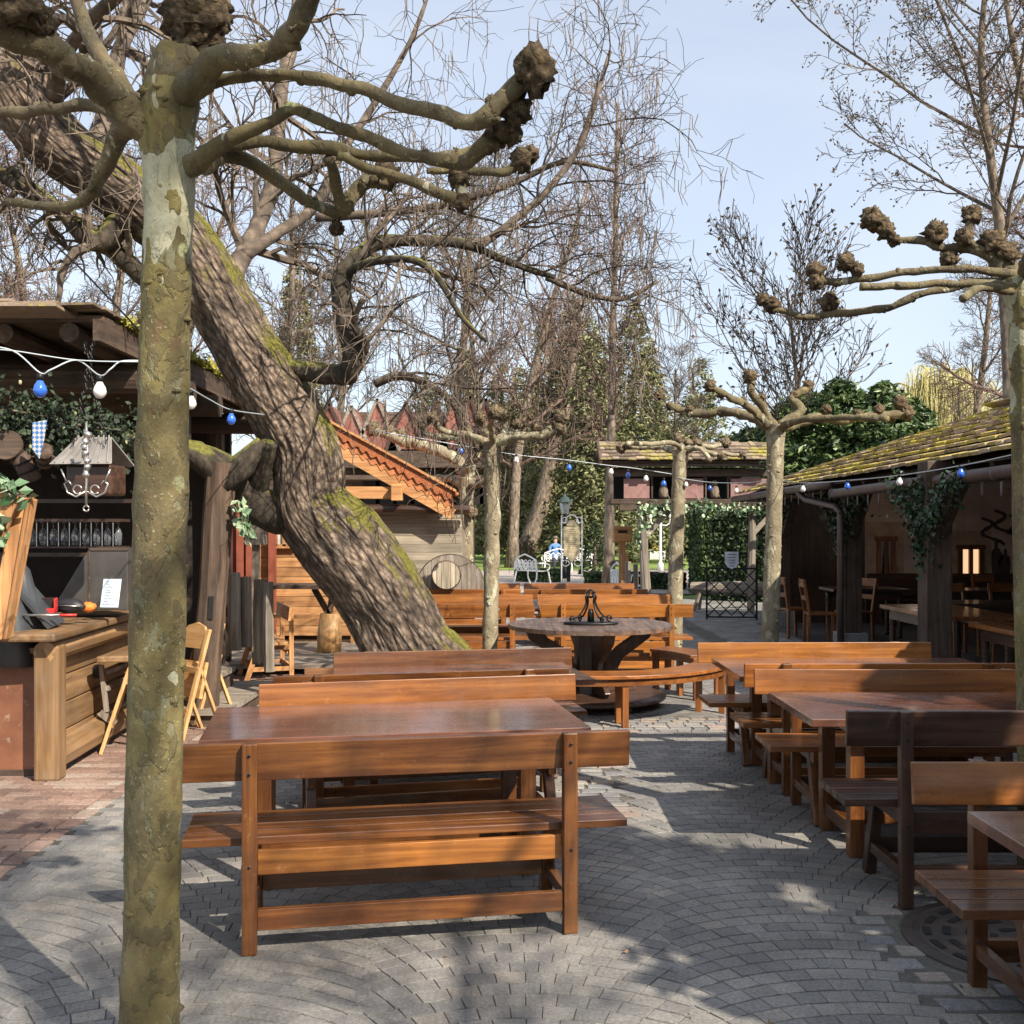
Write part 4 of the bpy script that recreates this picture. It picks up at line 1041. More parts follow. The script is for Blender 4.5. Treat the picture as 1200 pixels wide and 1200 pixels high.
# windows of the painted wall: at the places seen between the posts
glow = NT('lit_window_pane'); glow.set(Base_Color=(.5,.35,.2,1)); glow.p.inputs['Emission Color'].default_value = (1,.62,.34,1); glow.p.inputs['Emission Strength'].default_value = .62; glow = glow.done()
FRM = wood('window_red_brown', (.20,.075,.035), (.36,.15,.07), 'Z', .5)
def wx(px): return (px-600)/F*YW
def wz(py): return EYE-(py-HOR)/F*YW
def pav_window(px, ptop, pbot, wpx, lit):
    x = wx(px); z1 = wz(ptop); z0 = wz(pbot); hw = wpx/2*YW/F; y = YW-.03
    b = MB()
    for xx in (x-hw, x+hw, x): b.box((xx,y-.02,(z0+z1)/2), (.07,.07,z1-z0))
    for zz in (z0, z1): b.box((x,y-.02,zz), (hw*2+.13,.075,.08))
    f = b.build('window', FRM, pv)
    for s in (-1,1):
        b = MB(); b.box((x+s*hw*.5,y+.005,(z0+z1)/2), (hw*.9,.012,z1-z0-.09)); b.build('pane', glow if lit else DARKM, f)
    if not lit:
        b = MB()
        for s in (-1,1):
            for k in range(5): b.beam((x+s*hw*(.9-k*.14),y-.01,z1-.05), (x+s*hw*(.95-k*.06),y-.01,(z0+z1)/2-.1*k), hw*.16, .01, (0,1,0))
        b.build('curtain', plain('grey_curtain', (.4,.4,.42), .8), f)
    b = MB(); b.box((x,YW-.004,(z0+z1)/2+.05), (hw*2+.42,.012,z1-z0+.5)); b.build('painted_surround', plain('window_surround_paint', (.50,.36,.27), .9), f)
pav_window(1136, 641, 692, 24, True)
pav_window(1037, 631, 680, 17, False)
MUR = plain('faded_wall_paint', (.09,.065,.06), .9, 0, .5)
for px, ph, pf, sx_ in ((1167,633,702,1),(1178,642,700,-1)):
    x = wx(px); zt = wz(ph); H_ = zt-wz(pf); sl2 = .55*sx_
    pr = [(0,0),(.12,.02),(.09,.1),(.12,.3),(.17,.5),(.16,.66),(.22,.62),(.24,.72),(.14,.84),(.06,.87),(.06,.95),(0,1),(-.06,.95),(-.05,.87),(-.14,.82),(-.17,.66),(-.13,.45),(-.14,.2),(-.1,.02)]
    b = MB(); b.prism([(x+a*sl2,YW-.009,wz(pf)+c*H_) for a, c in pr], (0,.003,0)); b.build('painted_figure', MUR, pv)
for (px0, py0) in ((1165,598),(1183,604),(1150,607)):
    x0 = wx(px0); z0 = wz(py0); b = MB()
    P = [Vector((x0+.16*math.sin(k*.9)+.03*k, YW-.01, z0-k*.055)) for k in range(10)]
    for k in range(9): b.beam(P[k], P[k+1], .05+.02*(k%2), .004, (0,1,0))
    b.build('painted_scroll', MUR, pv)
# icicle-like trim under the eaves
TRIMM = plain('pale_hanging_trim', (.24,.235,.25), .5)
for k in range(34):
    y = 6.8+k*.4; b = MB(); L = .12+.06*random.random(); gz = HE-.2 if y < 14.2 else HE-.09
    b.v = []; b.prism([(XE+.05,y-.028,gz),(XE+.05,y+.028,gz),(XE+.05,y+.012,gz-L*.6),(XE+.05,y,gz-L),(XE+.05,y-.014,gz-L*.5)], (.012,0,0)); b.build('hanging_icicle', TRIMM, pv)
# ivy on the pavilion posts and eaves
def ivy(label, paths, dens, spread, mat, lw=.07, nm='ivy_garland', flowers=0, group=None):
    c = Vector(paths[0][0]); t = thing(nm, label, 'garland', c, 0, group)
    st_ = MB(); b = MB(); fl = MB()
    for P in paths:
        P = [Vector(p)-c for p in P]
        st_.tube(P, .012, 5)
        for i in range(len(P)-1):
            L = (P[i+1]-P[i]).length
            for k in range(int(L*dens)):
                q = P[i].lerp(P[i+1], random.random()); s_ = spread*(.5+.7*abs(noise.noise(q*2)))*1.3
                b.leaf(q+Vector((random.gauss(0,s_),random.gauss(0,s_),random.gauss(0,s_))), lw*random.uniform(.6,1.2), lw*random.uniform(.8,1.4), (random.gauss(0,1),random.gauss(0,1),-.8+random.gauss(0,.5)))
            for k in range(int(L*flowers)):
                q = P[i].lerp(P[i+1], random.random()); fl.blob(q+Vector((random.gauss(0,spread),random.gauss(0,spread),random.gauss(0,spread)-.03)), lw*.27, k, .15, 2, 7, 5, sc=(1,1,1.4))
    st_.build('stem', TWIG, t); b.build('leaves', mat, t)
    if flowers: fl.build('hop_cones', leafmat('hop_cone_'+label[:6], (.20,.22,.10), (.42,.42,.24), .7), t, True)
    return t
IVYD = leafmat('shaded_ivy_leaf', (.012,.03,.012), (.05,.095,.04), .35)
gi = 'ivy on the pavilion posts'
for (y, x, w_), lab in zip(posts, ('farthest pavilion post by the gate','pavilion post beside the downpipe','nearer pavilion post with spreading braces','pavilion post beyond the right edge')):
    x -= .1; z = HE
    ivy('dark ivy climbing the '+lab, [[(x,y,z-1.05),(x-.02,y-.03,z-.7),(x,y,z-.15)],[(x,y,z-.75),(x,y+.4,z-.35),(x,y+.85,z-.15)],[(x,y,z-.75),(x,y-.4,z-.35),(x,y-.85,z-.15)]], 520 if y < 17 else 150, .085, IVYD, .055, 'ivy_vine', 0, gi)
# tables and chairs in the pavilion
def pav_table(x, y, L, Dp, label, a=0, H=.78):
    t = thing('turned_leg_table', label, 'table', (x,y,.015), a, 'tables in the pavilion')
    b = MB(); b.box((0,0,H-.025), (L,Dp,.05)); b.build('tabletop', MID['X'] if y < 13 else DRK['X'], t, bevel=.008)
    b = MB(); b.box((0,Dp/2-.1,H-.11), (L-.2,.03,.12)); b.box((0,-Dp/2+.1,H-.11), (L-.2,.03,.12)); b.build('apron', DRK['X'], t)
    for s in (-1,1):
        for q in (-1,1):
            pr = [(.035,0),(.04,.05)]
            for k in range(10): pr += [(.028,.08+k*.05),(.043,.105+k*.05)]
            pr += [(.035,H-.15),(.04,H-.05)]
            b = MB(); b.lathe(pr, (s*(L/2-.12),q*(Dp/2-.12),0), 10); b.build('leg', DRK['Z'], t, True)
    return t
pav_table(4.98,12.2,1.9,.9,'turned leg table just behind the nearer pavilion post',R(90))
pav_table(4.98,9.65,1.9,.9,'turned leg table by the right edge under the pavilion eaves',R(90))
pav_table(6.4,13.6,1.9,.8,'long dark table deeper in the pavilion, in line with the lit window')
pav_table(7.4,16.6,1.6,.8,'dark table in front of the painted wall')
pav_table(5.6,17.0,1.2,.8,'small table behind the pair of pavilion chairs')
def make_chair():
    t = thing('wooden_chair', '', 'chair', group='wooden chairs in the pavilion')
    b = MB(); b.box((0,0,.45), (.42,.42,.035)); b.build('seat', MID['X'], t, bevel=.006)
    for s in (-1,1):
        b = MB(); b.beam((s*.17,-.17,0), (s*.17,-.15,.44), .04, .04); b.build('leg', MID['Z'], t)
        b = MB(); b.beam((s*.18,.2,0), (s*.17,.19,.45), .04, .04); b.beam((s*.17,.19,.45), (s*.17,.27,.95), .035, .04); b.build('leg', MID['Z'], t)
    b = MB(); b.box((0,.265,.9), (.40,.022,.12)); b.box((0,.235,.68), (.33,.02,.07)); b.build('backrest', MID['X'], t, bevel=.005)
    return t
CH = make_chair()
chs = [(4.45,16.9,1.9,'front chair of the pair left of the downpipe'),(4.62,16.0,1.5,'chair with its back to the terrace, nearest the downpipe'),(5.2,16.2,-1.2,'chair behind the pair, deeper in the pavilion'),(6.1,14.5,.1,'left chair behind the long dark pavilion table'),(6.8,14.5,.1,'right chair behind the long dark pavilion table'),(5.75,12.2,-1.57,'chair on the inner side of the table behind the nearer post'),(6.5,12.9,3.14,'chair before the long dark pavilion table'),(7.1,17.4,.0,'left chair under the lit window wall'),(7.8,17.4,.0,'right chair under the lit window wall')]
for i, (x, y, a, lab) in enumerate(chs):
    if i == 0: CH.location = (x,y,.015); CH.rotation_euler = (0,0,a); CH['label'] = lab
    else: dup(CH, (x,y,.015), a, lab)
t = thing('wall_lantern', 'small lit lantern hanging inside the pavilion', 'lantern', (6.6,17.4,2.25))
ll = bpy.data.lights.new('lantern_light', 'POINT'); ll.energy = 4.5; ll.color = (1,.80,.62); ll.shadow_soft_size = .06; lo_ = bpy.data.objects.new('lantern_light', ll); COL.objects.link(lo_); lo_.location = (6.6,17.4,2.07)
b = MB(); b.box((0,0,.13), (.12,.12,.02)); b.box((0,0,-.13), (.12,.12,.015)); b.tube([(0,0,.14),(0,0,.42)], .006, 5)
for s in (-1,1):
    for q in (-1,1): b.box((s*.05,q*.05,0), (.01,.01,.26))
b.build('frame', IRON, t); b = MB(); b.box((0,0,0), (.05,.05,.2)); b.build('candle', glow, t)

# lattice gate
t = thing('lattice_gate', 'dark iron lattice gate standing open before the hedges', 'gate', (4.2,20.4,0), R(-6))
b = MB(); HW = .47
for s in (-1,1): b.box((s*HW,0,.56), (.035,.035,1.12))
b.box((0,0,.05), (HW*2,.03,.03)); b.box((0,0,.98), (HW*2,.03,.03)); b.build('frame', IRON, t)
b = MB()
for k in range(-6,7):
    for s in (-1,1):
        x0 = -HW; x1 = HW; z0 = .52+k*.22-s*HW*1.0; z1 = .52+k*.22+s*HW*1.0
        P = []
        for q in range(25):
            u = q/24; x = x0+(x1-x0)*u; z = z0+(z1-z0)*u
            if .05 <= z <= .98: P.append((x, .006*s, z))
        if len(P) > 1: b.beam(P[0], P[-1], .02, .016, (0,1,0))
b.build('lattice', IRON, t)
b = MB()
pr = [(-.13,.16),(.13,.16),(.13,-.06),(.07,-.14),(0,-.17),(-.07,-.14),(-.13,-.06)]
b.prism([(-.0+a,-.03,1.14+c) for a, c in pr], (0,.012,0)); sp = b.build('shield_plate', plain('pale_enamel_plate', (.62,.68,.75), .4), t)
b = MB()
for k in range(5): b.box((0,-.032,1.25-k*.055), (.17-.02*k,.003,.011))
b.build('lettering', DARKM, sp)
# trough bench beyond the gate
t = thing('split_log_bench', 'rough split log bench beyond the lattice gate', 'bench', (4.75,22.4,0), R(-25))
b = MB(); b.tube([(-1,0,.48),(0,0,.5),(1.1,0,.48)], [.13,.14,.13], 10, True, bump=.15); b.build('log_seat', WEA['X'], t)
for s in (-.8,.8):
    for q in (-1,1): b = MB(); b.beam((s,q*.05,.42), (s*1.12,q*.2,0), .06, .06); b.build('leg', WEA['Z'], t)

# ------------------------------------------------------------------ small gate house with openings over the passage
g = thing('gate_house', 'small roofed gate house with pink shutters and ivy over the passage', 'gate house', (0,0,0))
Y0 = 22.0
def GX(px, y=Y0): return (px-600)/F*y
def GZ(py, y=Y0): return EYE-(py-HOR)/F*y
b = MB(); x0, x1 = GX(704), GX(905)
shingles(b, (x0,Y0-.45,GZ(542)), (1,0,0), (0,.9,.42), 5, .19, lambda r: (0,x1-x0), w=(.09,.2), th=.02)
b.build('shingle_roof', SHI2, g)
b = MB(); b.add([(x0,Y0-.4,GZ(542)),(x1,Y0-.4,GZ(542)),(x1,Y0+.45,GZ(542)+.42),(x0,Y0+.45,GZ(542)+.42),(x1,Y0+1.4,GZ(542)),(x0,Y0+1.4,GZ(542))], [(0,1,2,3),(3,2,4,5)]); b.beam((x0-.03,Y0-.45,GZ(541)-.05),(x0-.03,Y0+.45,GZ(541)+.40),.05,.14); b.build('roof_boarding', OLD['X'], g)
PINK = plain('dusty_pink_shutter', (.26,.145,.13), .8, 0, .25, 8, .3)
b = MB(); b.box(((x0+x1)/2+.15,Y0+.9,(GZ(588)+GZ(545))/2), (x1-x0-.4,.05,GZ(545)-GZ(588))); b.build('inner_wall', DARKM, g)
for a, c in ((731,763),(797,826),(854,905)):
    b = MB(); b.box(((GX(a)+GX(c))/2,Y0,(GZ(584)+GZ(561))/2), (GX(c)-GX(a),.05,GZ(561)-GZ(584))); b.build('shutter', PINK, g)
b = MB(); b.box(((GX(718)+x1)/2,Y0-.02,GZ(554)), (x1-GX(718),.1,.16)); b.box(((GX(718)+x1)/2,Y0+.2,GZ(588)), (x1-GX(718)+.1,.75,.10)); b.box(((GX(725)+x1)/2,Y0-.1,GZ(595)), (x1-GX(725),.14,.13)); b.build('beam', OLD['X'], g, bevel=.01)
b = MB()
for px in (763,797,826,854): b = MB(); b.box((GX(px),Y0+.02,(GZ(584)+GZ(556))/2), (.07,.09,GZ(556)-GZ(584))); b.build('window_post', OLD['Z'], g)
for px, w_ in ((757,.19),(880,.16)):
    b = MB(); b.tube(walk((GX(px),Y0,0),(0,0,1),2.25,5,.015), w_/2, 8, bump=.1); b.build('post', WEA['Z'], g)
    b = MB(); b.beam((GX(px),Y0,1.6),(GX(px)+.5,Y0,2.15),.1,.1); b.build('brace', WEA['X'], g)
b = MB(); b.tube([(GX(712),Y0-.3,GZ(546)),(GX(905),Y0-.3,GZ(546))], .03, 6); b.build('gutter', GUTTER, g, True)
ivy('variegated ivy garland along the gate house beam', [[(GX(748),Y0-.2,GZ(640)),(GX(752),Y0-.2,GZ(610)),(GX(750),Y0-.2,GZ(596)),(GX(790),Y0-.2,GZ(594)),(GX(840),Y0-.2,GZ(597)),(GX(900),Y0-.2,GZ(596))]], 190, .075, IVYW, .09, 'ivy_garland', 0)
def owl(px, lab):
    t = thing('bird_figure', lab, 'figurine', (GX(px),Y0+.08,GZ(584)), 0, 'bird figures in the gate house openings')
    b = MB(); b.lathe([(.05,0),(.09,.04),(.10,.14),(.08,.24),(.05,.28)], n=12); b.build('body', TWIG if 0 else PALEBARK, t, True)
    b = MB(); b.blob((.0,-.02,.31), .065, 1, .05); b.beam((0,-.07,.3),(0,-.12,.29),.02,.02); b.build('head', PALEBARK, t, True)
    b = MB(); b.beam((.06,.03,.12),(.13,.08,-.02),.06,.02); b.build('tail', PALEBARK, t)
owl(778,'brown bird figure in the left opening of the gate house'); owl(838,'brown bird figure in the right opening of the gate house')

# small things by the gate: fence posts, barrel, white chair
def picket(px, d, h, w_, lab, lean=0, mt=None):
    t = MB(); t.beam((0,0,0),(lean,0,h),w_,w_*.8,(0,1,0)); o = t.build('wooden_post', (mt or WEA)['Z'], loc=P3(px,d), bevel=.01); return tag(o, lab, 'post', 'rough posts by the gate passage')
picket(736,22.5,1.05,.12,'grey post left of the gate passage'); picket(745,22.3,1.0,.10,'slimmer grey post second left of the gate passage'); picket(762,21.5,1.7,.11,'leaning weathered pole at the passage',-.14); picket(732,23.2,1.2,.16,'orange brown post left of the passage',0,ORG)
t = thing('letter_box', 'brown carved box on a post beside the gate passage', 'box', P3(729,23.5))
b = MB(); b.box((0,0,1.62), (.42,.3,.36)); b.build('box', ORG['X'], t, bevel=.03); b = MB(); b.box((0,0,.72), (.14,.14,1.44)); b.build('post', ORG['Z'], t); b = MB(); b.box((0,-.152,1.68), (.2,.01,.06)); b.build('slot', DARKM, t)

# ------------------------------------------------------------------ park furniture
def white_bench(px, d, a, lab, H=.85):
    t = thing('ornate_garden_bench', lab, 'bench', P3(px,d), a, 'white ornate park seats')
    b = MB()
    for k in range(9): b.beam((-.55,-.05+k*.05,.43),(.55,-.05+k*.05,.43),.03,.02)
    b.build('seat', WHITE, t)
    b = MB()
    for k in range(5):
        cx = -.44+k*.22
        b.tube([(cx+.1*math.cos(q),.40,.62+.16*math.sin(q)) for q in np.linspace(0,6.28,12)], .02, 5)
        b.tube([(cx+.05*math.cos(q),.40,.62+.08*math.sin(q)) for q in np.linspace(0,6.28,9)], .016, 5)
    b.tube([(-.6,.40,.45),(-.58,.42,.78),(-.3,.43,.88),(0,.44,.96),(.3,.43,.88),(.58,.42,.78),(.6,.40,.45)], .026, 6); b.build('backrest', WHITE, t)
    for s in (-1,1):
        b = MB(); b.tube([(s*.58,.38,.68),(s*.6,.1,.68),(s*.6,-.1,.62),(s*.6,-.08,.5),(s*.58,0,.45)], .022, 6); b.build('armrest', WHITE, t)
        for y, yo in ((-.08,-.18),(.36,.48)):
            b = MB(); b.tube([(s*.55,y,.42),(s*.58,y+(yo-y)*.3,.2),(s*.55,yo,0)], .026, 6); b.build('leg', WHITE, t)
    return t
white_bench(628,34,R(125),'white ornate bench nearest, on the pale path')
white_bench(652,44.5,R(190),'white ornate seat on which the person in blue sits')
white_bench(681,46,R(160),'white ornate bench partly behind the sign board')
white_bench(744,25,R(100),'white ornate seat beside the posts of the gate passage')
# person
def person():
    t = thing('person', 'person in a blue top and dark trousers sitting on a white park seat', 'person', P3(651,44.3), R(10))
    me = bpy.data.meshes.new('body'); J = [(0,.05,.52),(0,.1,.75),(0,.08,1.0),(0,.06,1.12),(0,.05,1.18),(0,.04,1.27),(0,.03,1.36),
        (-.12,-.02,.50),(-.14,-.42,.52),(-.14,-.44,.1),(-.14,-.56,.05),(.12,-.02,.50),(.14,-.42,.52),(.14,-.44,.1),(.14,-.56,.05),
        (-.2,.06,1.06),(-.26,0,.80),(-.18,-.22,.68),(-.12,-.30,.66),(.2,.06,1.06),(.26,0,.80),(.18,-.22,.68),(.12,-.30,.66)]
    E = [(0,1),(1,2),(2,3),(3,4),(4,5),(5,6),(0,7),(7,8),(8,9),(9,10),(0,11),(11,12),(12,13),(13,14),(3,15),(15,16),(16,17),(17,18),(3,19),(19,20),(20,21),(21,22)]
    rd = [.15,.14,.16,.12,.055,.085,.09,.10,.075,.05,.04,.10,.075,.05,.04,.065,.045,.038,.03,.065,.045,.038,.03]
    me.from_pydata(J, E, []); o = bpy.data.objects.new('body', me); COL.objects.link(o); o.parent = t
    sk_ = o.modifiers.new('skin','SKIN'); o.modifiers.new('sub','SUBSURF').render_levels = 2
    for v, r_ in zip(me.skin_vertices[0].data if me.skin_vertices else [], rd): v.radius = (r_, r_)
    m = NT('person_colours'); z = m.math('MULTIPLY', m.sep(m.tc.outputs['Object'])[2], .5)
    m.set(Base_Color=m.ramp(z, [(0,(.03,.03,.04)), (.29,(.035,.035,.05)), (.30,(.10,.22,.45)), (.58,(.12,.25,.5)), (.59,(.5,.3,.22))], 'CONSTANT'), Roughness=.8); me.materials.append(m.done())
    b = MB(); b.blob((0,.06,1.40), .105, 3, .1, sc=(1,1,.8)); b.build('hair', TWIG, t, True)
    return o
po = person()
def ensure_skin(o, rd):
    bpy.context.view_layer.objects.active = o
    me = o.data
    if not me.skin_vertices:
        bm = bmesh.new(); bm.from_mesh(me); L = bm.verts.layers.skin.verify()
        for v, r_ in zip(bm.verts, rd): v[L].radius = (r_, r_)
        bm.verts.ensure_lookup_table(); bm.verts[0][L].use_root = True
        bm.to_mesh(me); bm.free()
ensure_skin(po, [.15,.14,.16,.12,.055,.085,.09,.10,.075,.05,.04,.10,.075,.05,.04,.065,.045,.038,.03,.065,.045,.038,.03])

t = thing('street_lamp', 'dark green street lamp with a glass lantern behind the sign board', 'street lamp', P3(662,38))
b = MB(); b.lathe([(.11,0),(.12,.25),(.06,.4),(.045,1.2),(.04,2.2),(.06,2.3)], n=10); b.build('pole', IRON, t, True)
b = MB(); b.lathe([(.12,2.30),(.20,2.72)], n=6); ln = b.build('lantern', GLASSY, t)
b = MB(); b.lathe([(.26,2.72),(.22,2.78),(.06,2.93),(.02,3.02)], n=6); b.build('cap', plain('lamp_cap_green', (.04,.07,.06), .4), ln)
t = thing('menu_sign', 'ornate framed sign board with arched top on the path', 'sign', P3(670,35.5))
b = MB()
for s in (-1,1): b.tube([(s*.34,0,0),(s*.34,0,2.2)], .022, 6)
b.tube([(-.34,0,2.0)]+[(.22*math.cos(q),0,1.95+.28*math.sin(q)) for q in np.linspace(3.14,0,9)]+[(.34,0,2.0)], .022, 6)
for s in (-1,1):
    b.tube([(s*.24+.09*math.cos(q),0,2.05+.1*math.sin(q)) for q in np.linspace(0,6.28,10)], .014, 5); b.tube([(s*.2+.12*math.cos(q),0,.62+.1*math.sin(q)) for q in np.linspace(0,6.28,10)], .014, 5)
b.build('frame', WHITE, t)
b = MB(); b.box((0,.02,1.35), (.54,.04,.98)); b.prism([(-.2,0,.86),(0,0,.62),(.2,0,.86)], (0,.03,0)); b.prism([(.17*math.cos(q),0,1.87+.2*math.sin(q)) for q in np.linspace(0,3.14,9)], (0,.03,0)); pn = b.build('panel', plain('parchment_board', (.50,.42,.26), .7), t)
b = MB()
for k in range(13): b.box((random.uniform(-.02,.02),-.003,1.74-k*.062), (.36-.08*random.random(),.003,.012))
b.build('lettering', plain('brown_lettering', (.22,.15,.08), .8), pn)
b = MB(); b.box((-.1,.1,.38), (.12,.12,.76)); b.build('post', IRON, t)
t = thing('white_kiosk', 'small white cabinet with dark roof standing on the lawn', 'kiosk', P3(604,76))
b = MB(); b.box((0,0,.95), (.85,.7,1.9)); b.prism([(-.43,-.35,1.9),(.43,-.35,1.9),(.0,-.35,2.25)],(0,.7,0)); b.build('cabinet', WHITE, t)
b = MB(); b.prism([(-.6,-.45,1.85),(-.05,-.45,2.35),(-.05,.45,2.35),(-.6,.45,1.85)], (0,0,.06)); b.prism([(-.05,-.45,2.35),(.5,-.45,1.95),(.5,.45,1.95),(-.05,.45,2.35)], (0,0,.06)); b.build('roof', DRK['X'], t)
b = MB(); 
for (z0,z1) in ((.2,.7),(.85,1.75)):
    for s in (-1,1): b.box((s*.17,-.36,(z0+z1)/2), (.05,.03,z1-z0))
    for z in (z0,z1): b.box((0,-.36,z), (.4,.03,.05))
b.build('door', DARKM, t)
t = thing('white_candelabra_lamp', 'white ornate lamp post with branching arms beyond the passage', 'street lamp', P3(774,45))
b = MB(); b.lathe([(.14,0),(.13,.3),(.06,.4),(.05,1.9),(.04,2.35)], n=8)
for s in (-1,1): b.tube([(0,0,1.95),(s*.25,0,1.92),(s*.4,0,2.05),(s*.42,0,2.25)], .03, 6); b.lathe([(.03,0),(.09,.1),(.02,.2)],(s*.42,0,2.2),8)
b.lathe([(.03,0),(.09,.12),(.02,.25)],(0,0,2.3),8); b.build('pole', WHITE, t, True)
t = thing('yellow_stand', 'low yellow and white stand on the lawn beyond the passage', 'stall', P3(773,62))
b = MB(); b.box((0,0,.5), (1.2,.6,.9)); b.build('body', WHITE, t); b = MB(); b.box((0,-.05,.8), (1.3,.7,.35)); b.build('awning', plain('yellow_awning', (.7,.5,.08), .6), t)
t = thing('yellow_boat_seat', 'long yellow seat on the lawn left of the kiosk', 'bench', P3(583,80))
b = MB(); b.box((0,0,.45), (3.2,.6,.4)); b.build('seat', plain('yellow_seat', (.65,.42,.04), .5), t, bevel=.05); b = MB(); b.box((0,.3,.85), (3.0,.1,.3)); b.build('backrest', WHITE, t, bevel=.03)

# ------------------------------------------------------------------ chalet far left
c = thing('chalet', 'large chalet with a row of steep red brown gables behind the shed', 'building', (0,0,0))
YC = 46
def CX(px, y=YC): return (px-600)/F*y
def CZ(py, y=YC): return EYE-(py-HOR)/F*y
RED = wood('red_brown_cladding', (.20,.07,.05), (.34,.13,.10), 'Z', .8, .1, .5, scale=.25)
b = MB(); b.box(((CX(330)+CX(549))/2,YC+4,CZ(548)/2), (CX(549)-CX(330),8,CZ(548))); b.build('wall', OLD['X'], c)
b = MB(); b.add([(CX(330),YC-.6,CZ(545)),(CX(578),YC-.6,CZ(545)),(CX(578),YC+1.6,CZ(478)),(CX(330),YC+1.6,CZ(478)),(CX(578),YC+9,CZ(545)),(CX(330),YC+9,CZ(545))], [(0,1,2,3),(3,2,4,5)]); b.build('roof', OLD['X'], c)
for px, w_, tp_ in ((365,34,480),(390,34,476),(415,30,478),(445,34,470),(478,30,474),(512,22,470),(532,24,466),(552,24,467),(570,22,470)):
    b = MB(); x = CX(px); hw = w_*.68*YC/F
    b.prism([(x-hw,YC-.8,CZ(528)),(x+hw,YC-.8,CZ(528)),(x,YC-.8,CZ(tp_))], (0,2.6,0)); gg = b.build('gable', RED, c)
    b = MB(); b.beam((x-hw-.1,YC-.86,CZ(530)),(x,YC-.86,CZ(tp_)),.13,.08,(0,1,0)); b.beam((x+hw+.1,YC-.86,CZ(530)),(x,YC-.86,CZ(tp_)),.13,.08,(0,1,0)); b.build('bargeboard', WEA['X'] if px % 2 else DRK['X'], gg)
b = MB(); b.box((CX(490),YC-.9,CZ(540)), (CX(575)-CX(405),.3,.7)); b.box((CX(490),YC-1.4,CZ(562)), (CX(575)-CX(405),1.2,.18)); b.build('balcony', OLD['X'], c)
b = MB()
for k in range(9): b.box((CX(415+k*20),YC-.65,CZ(576)), (.9,.08,1.1))
b.build('window', DARKM, c)
# ------------------------------------------------------------------ shed with tiled roof and plank wall
s_ = thing('tiled_shed', 'plank shed with an orange tiled roof beside the leaning trunk', 'shed', (0,0,0))
YS = 15.95
def SX(px, y=YS): return (px-600)/F*y
def SZ(py, y=YS): return EYE-(py-HOR)/F*y
b = MB()
zt, zb_ = SZ(598), .0
for k in range(16):
    z = zb_+(zt-zb_)*(k+.5)/16; b.box(((SX(421)+SX(541))/2,YS,z), (SX(541)-SX(421),.05,(zt-zb_)/16-.006))
b.build('plank_wall', wood('silvery_planks', (.30,.25,.18), (.48,.42,.33), 'X', .8, .3, .3, scale=.6), s_)
b = MB()
for k in range(14): b.box((SX(541),YS+.2+k*.3,zt/2), (.05,.29,zt))
b.build('side_wall', WEA['Z'], s_)
b = MB(); b.tube([(SX(422),YS-.25,SZ(597)),(SX(551),YS-.25,SZ(598))], .07, 8, bump=.1); b.build('log_beam', DRK['X'], s_)
# sloping tiled verge: gable end facing the terrace
A = Vector((SX(352,15.6),15.6,SZ(478,15.6))); Bv = Vector((SX(531,15.6),15.6,SZ(579,15.6))); sl_ = (Bv-A); LN = sl_.length; dd = sl_.normalized(); nu_ = Vector((0,1,0)).cross(dd); nu_ = nu_ if nu_.z > 0 else -nu_
b = MB()
for r in range(26):
    s0 = r*LN/26; 
    for q in range(17):
        y0 = q*.21; vs = []
        for i in range(5):
            yy = y0+.21*i/4; h = .028*math.cos(math.pi*2*i/4)
            for e in (0, 1): vs.append(A+dd*(s0+e*LN/26*1.25)+Vector((0,yy,0))+nu_*(h+.03-(.0 if e else .028)))
        fs = [(2*i,2*i+1,2*i+3,2*i+2) for i in range(4)]
        n0 = len(vs); vs += [v-nu_*.018 for v in vs]; fs += [(f[3]+n0,f[2]+n0,f[1]+n0,f[0]+n0) for f in fs]+[(1,n0+1,n0+3,3),(3,n0+3,n0+5,5),(5,n0+5,n0+7,7),(7,n0+7,n0+9,9)]+[(0,2,n0+2,n0),(0,n0,n0+1,1)]
        b.add(vs, fs)
b.build('tiled_roof', TILE, s_)
for (t0, t1, yo, thk) in ((.03,-.11,-.05,.03),(-.09,-.215,-.02,.025)):    # two courses of wavy verge tiles
    b = MB(); N = 200; U = []; Lw = []
    for k in range(N+1):
        p = A+dd*(LN*k/N); U.append(p+Vector((0,yo,t0)))
        Lw.append(p+Vector((0,yo,t1+.028*math.sin(k/N*LN/.155*math.pi*2)-.012*((k*26/N) % 1))))
    n0 = N+1; vs = U+Lw+[v+Vector((0,thk,0)) for v in U+Lw]; fs = []
    for k in range(N): fs += [(k,n0+k,n0+k+1,k+1),(2*n0+k,2*n0+k+1,3*n0+k+1,3*n0+k),(n0+k,3*n0+k,3*n0+k+1,n0+k+1),(k,k+1,2*n0+k+1,2*n0+k)]
    b.add(vs, fs, .8 if t0 < 0 else .35); b.build('verge_tiles', TILE, s_)
b = MB()
for k in range(0): pass
b = MB(); o_ = Vector((0,.01,-.30)); b.beam(A+o_, Bv+o_, .04, .16, (0,0,1)); b.beam(A+Vector((0,-.06,.045)), Bv+Vector((0.05,-.06,.045)), .07, .03, (0,0,1)); b.build('verge_board', ORG['X'], s_)
b = MB()
for k in range(9): q = Vector((0,.2+k*.42,-.17)); b.beam(A+q, Bv+q-dd*.2, .09, .13)
b.build('rafters', ORG['X'], s_)
b = MB(); b.box((A+sl_*.5+Vector((0,1.8,-.09))), (LN,3.5,.02), Matrix.Rotation(math.atan2(-sl_.z, sl_.x),3,'Y')); b.build('roof_boarding', OLD['Y'], s_)
